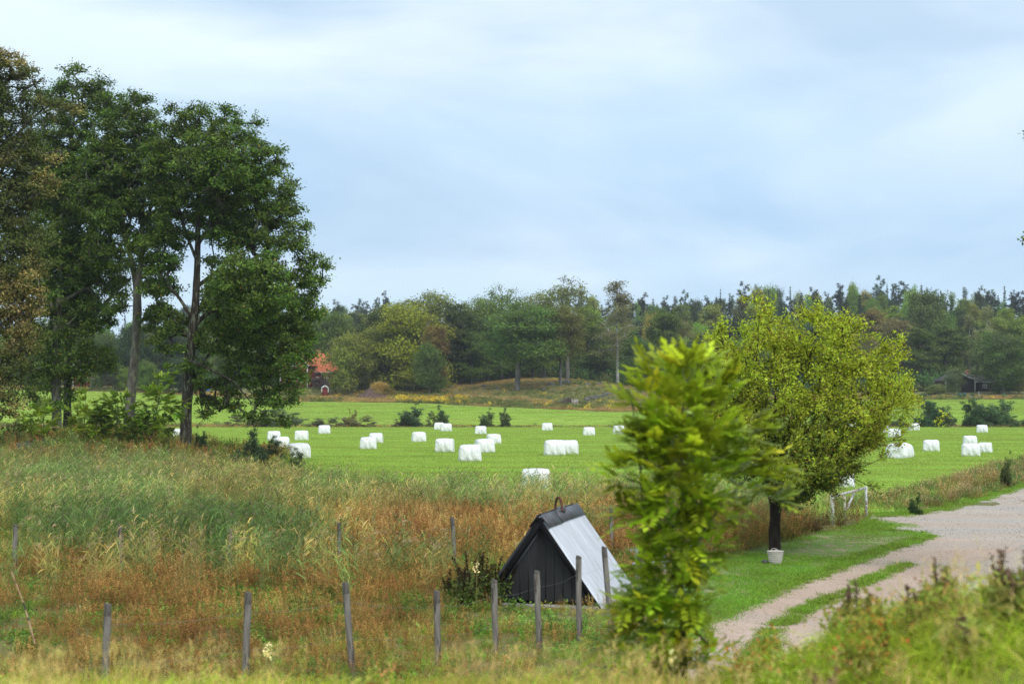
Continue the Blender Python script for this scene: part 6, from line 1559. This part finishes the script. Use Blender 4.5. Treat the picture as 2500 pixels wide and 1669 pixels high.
# ================================================================ CAMERA, LIGHT, SKY, AIR
cam = bpy.data.cameras.new('camera'); co = bpy.data.objects.new('camera', cam); COL.objects.link(co); sc.camera = co
cam.lens = 50.0; cam.sensor_width = 36.0; cam.clip_start = .1; cam.clip_end = 9000
co.location = (0, 0, CAMZ); co.rotation_euler = (math.pi / 2 + PITCH, 0, 0)
cam.dof.use_dof = True; cam.dof.focus_distance = 85; cam.dof.aperture_fstop = 1.7
SUN_EL, SUN_AZ = math.radians(48), math.radians(155)   # azimuth clockwise from +Y
sl = bpy.data.lights.new('sun', 'SUN'); sl.energy = 1.3; sl.angle = math.radians(25); sl.color = (1.0, .965, .91)
so = bpy.data.objects.new('sun', sl); COL.objects.link(so)
sd = Vector((math.sin(SUN_AZ) * math.cos(SUN_EL), math.cos(SUN_AZ) * math.cos(SUN_EL), math.sin(SUN_EL)))
so.rotation_euler = sd.to_track_quat('Z', 'Y').to_euler(); so.location = (20, -40, 60)
w = bpy.data.worlds.new('World'); sc.world = w; w.use_nodes = True; t = w.node_tree; t.nodes.clear(); nd, lk = t.nodes, t.links
sky = N(nd, 'ShaderNodeTexSky', sky_type='NISHITA', sun_disc=False); sky.sun_elevation = SUN_EL; sky.sun_rotation = SUN_AZ; sky.air_density = 1.2; sky.dust_density = 1.5
tc = N(nd, 'ShaderNodeTexCoord'); d = tc.outputs['Generated']
sx = N(nd, 'ShaderNodeSeparateXYZ'); lk.new(d, sx.inputs[0])
def math_(op, a, b=None, clamp=False):
    m = N(nd, 'ShaderNodeMath', operation=op, use_clamp=clamp)
    for i, v in enumerate((a, b)):
        if v is None: continue
        if hasattr(v, 'is_output'): lk.new(v, m.inputs[i])
        else: m.inputs[i].default_value = v
    return m.outputs[0]
band = ramp(nd, lk, math_('ADD', sx.outputs['Z'], math_('MULTIPLY', math_('SUBTRACT', noise(nd, lk, mapping(nd, lk, d, (2.2, 2.2, 7), (0, .12, 0)), 1.0, 4, .5, .4), .5), .16)),
            [(0.0, (.54, .70, .86)), (.055, (.46, .64, .82)), (.12, (.385, .56, .76)), (.175, (.46, .63, .81)), (.225, (.60, .745, .88)), (.275, (.72, .83, .92)), (.5, (.80, .86, .93)), (1.0, (.74, .80, .88))])
n1 = noise(nd, lk, mapping(nd, lk, d, (3.2, 3.2, 8.5), (0, .22, .4), (4.3, 1.2, .7)), 1.0, 6, .5, .5)
c = mixc(nd, lk, ramp(nd, lk, n1, [(.44, (0, 0, 0)), (.70, (.5, .5, .5))]), band, (.80, .875, .94))
n2 = noise(nd, lk, mapping(nd, lk, d, (2.2, 2.2, 8), (0, .18, 0), (1.3, 6.2, 2.7)), 1.0, 5, .5, .3)
c = mixc(nd, lk, ramp(nd, lk, n2, [(.46, (0, 0, 0)), (.66, (.75, .75, .75))]), c, (.36, .515, .69))
sc10 = N(nd, 'ShaderNodeVectorMath', operation='SCALE'); lk.new(c, sc10.inputs[0]); sc10.inputs['Scale'].default_value = 8.45
fin = mixc(nd, lk, .95, sky.outputs[0], sc10.outputs[0])
bg = N(nd, 'ShaderNodeBackground'); bg.inputs['Strength'].default_value = .10; lk.new(fin, bg.inputs['Color'])
wo = N(nd, 'ShaderNodeOutputWorld'); lk.new(bg.outputs[0], wo.inputs['Surface'])
HAZE = True
if HAZE:
    a = Acc(); box(a, -600, 600, -70, 760, -3, 62)
    m = bpy.data.materials.new('thin_air'); t, nd, lk = nt(m)
    pv = N(nd, 'ShaderNodeVolumePrincipled'); pv.inputs['Color'].default_value = (.88, .94, 1.0, 1); pv.inputs['Density'].default_value = .0002; pv.inputs['Anisotropy'].default_value = .2
    out = N(nd, 'ShaderNodeOutputMaterial'); lk.new(pv.outputs[0], out.inputs['Volume'])
    tag(link('haze', a.mesh('haze', m)), 'thin bluish haze filling the valley air', kind='stuff')
sc.render.engine = 'CYCLES'
cy = sc.cycles; cy.use_denoising = True; cy.denoiser = 'OPENIMAGEDENOISE'; cy.denoising_input_passes = 'RGB_ALBEDO_NORMAL'; cy.denoising_prefilter = 'NONE'; cy.max_bounces = 5; cy.diffuse_bounces = 3; cy.glossy_bounces = 2; cy.transmission_bounces = 3; cy.transparent_max_bounces = 4; cy.volume_bounces = 0
cy.use_adaptive_sampling = True; cy.adaptive_threshold = .02; cy.caustics_reflective = False; cy.caustics_refractive = False
vs = sc.view_settings; vs.view_transform = 'Standard'; vs.look = 'None'; vs.exposure = 0.62; vs.gamma = 1.0
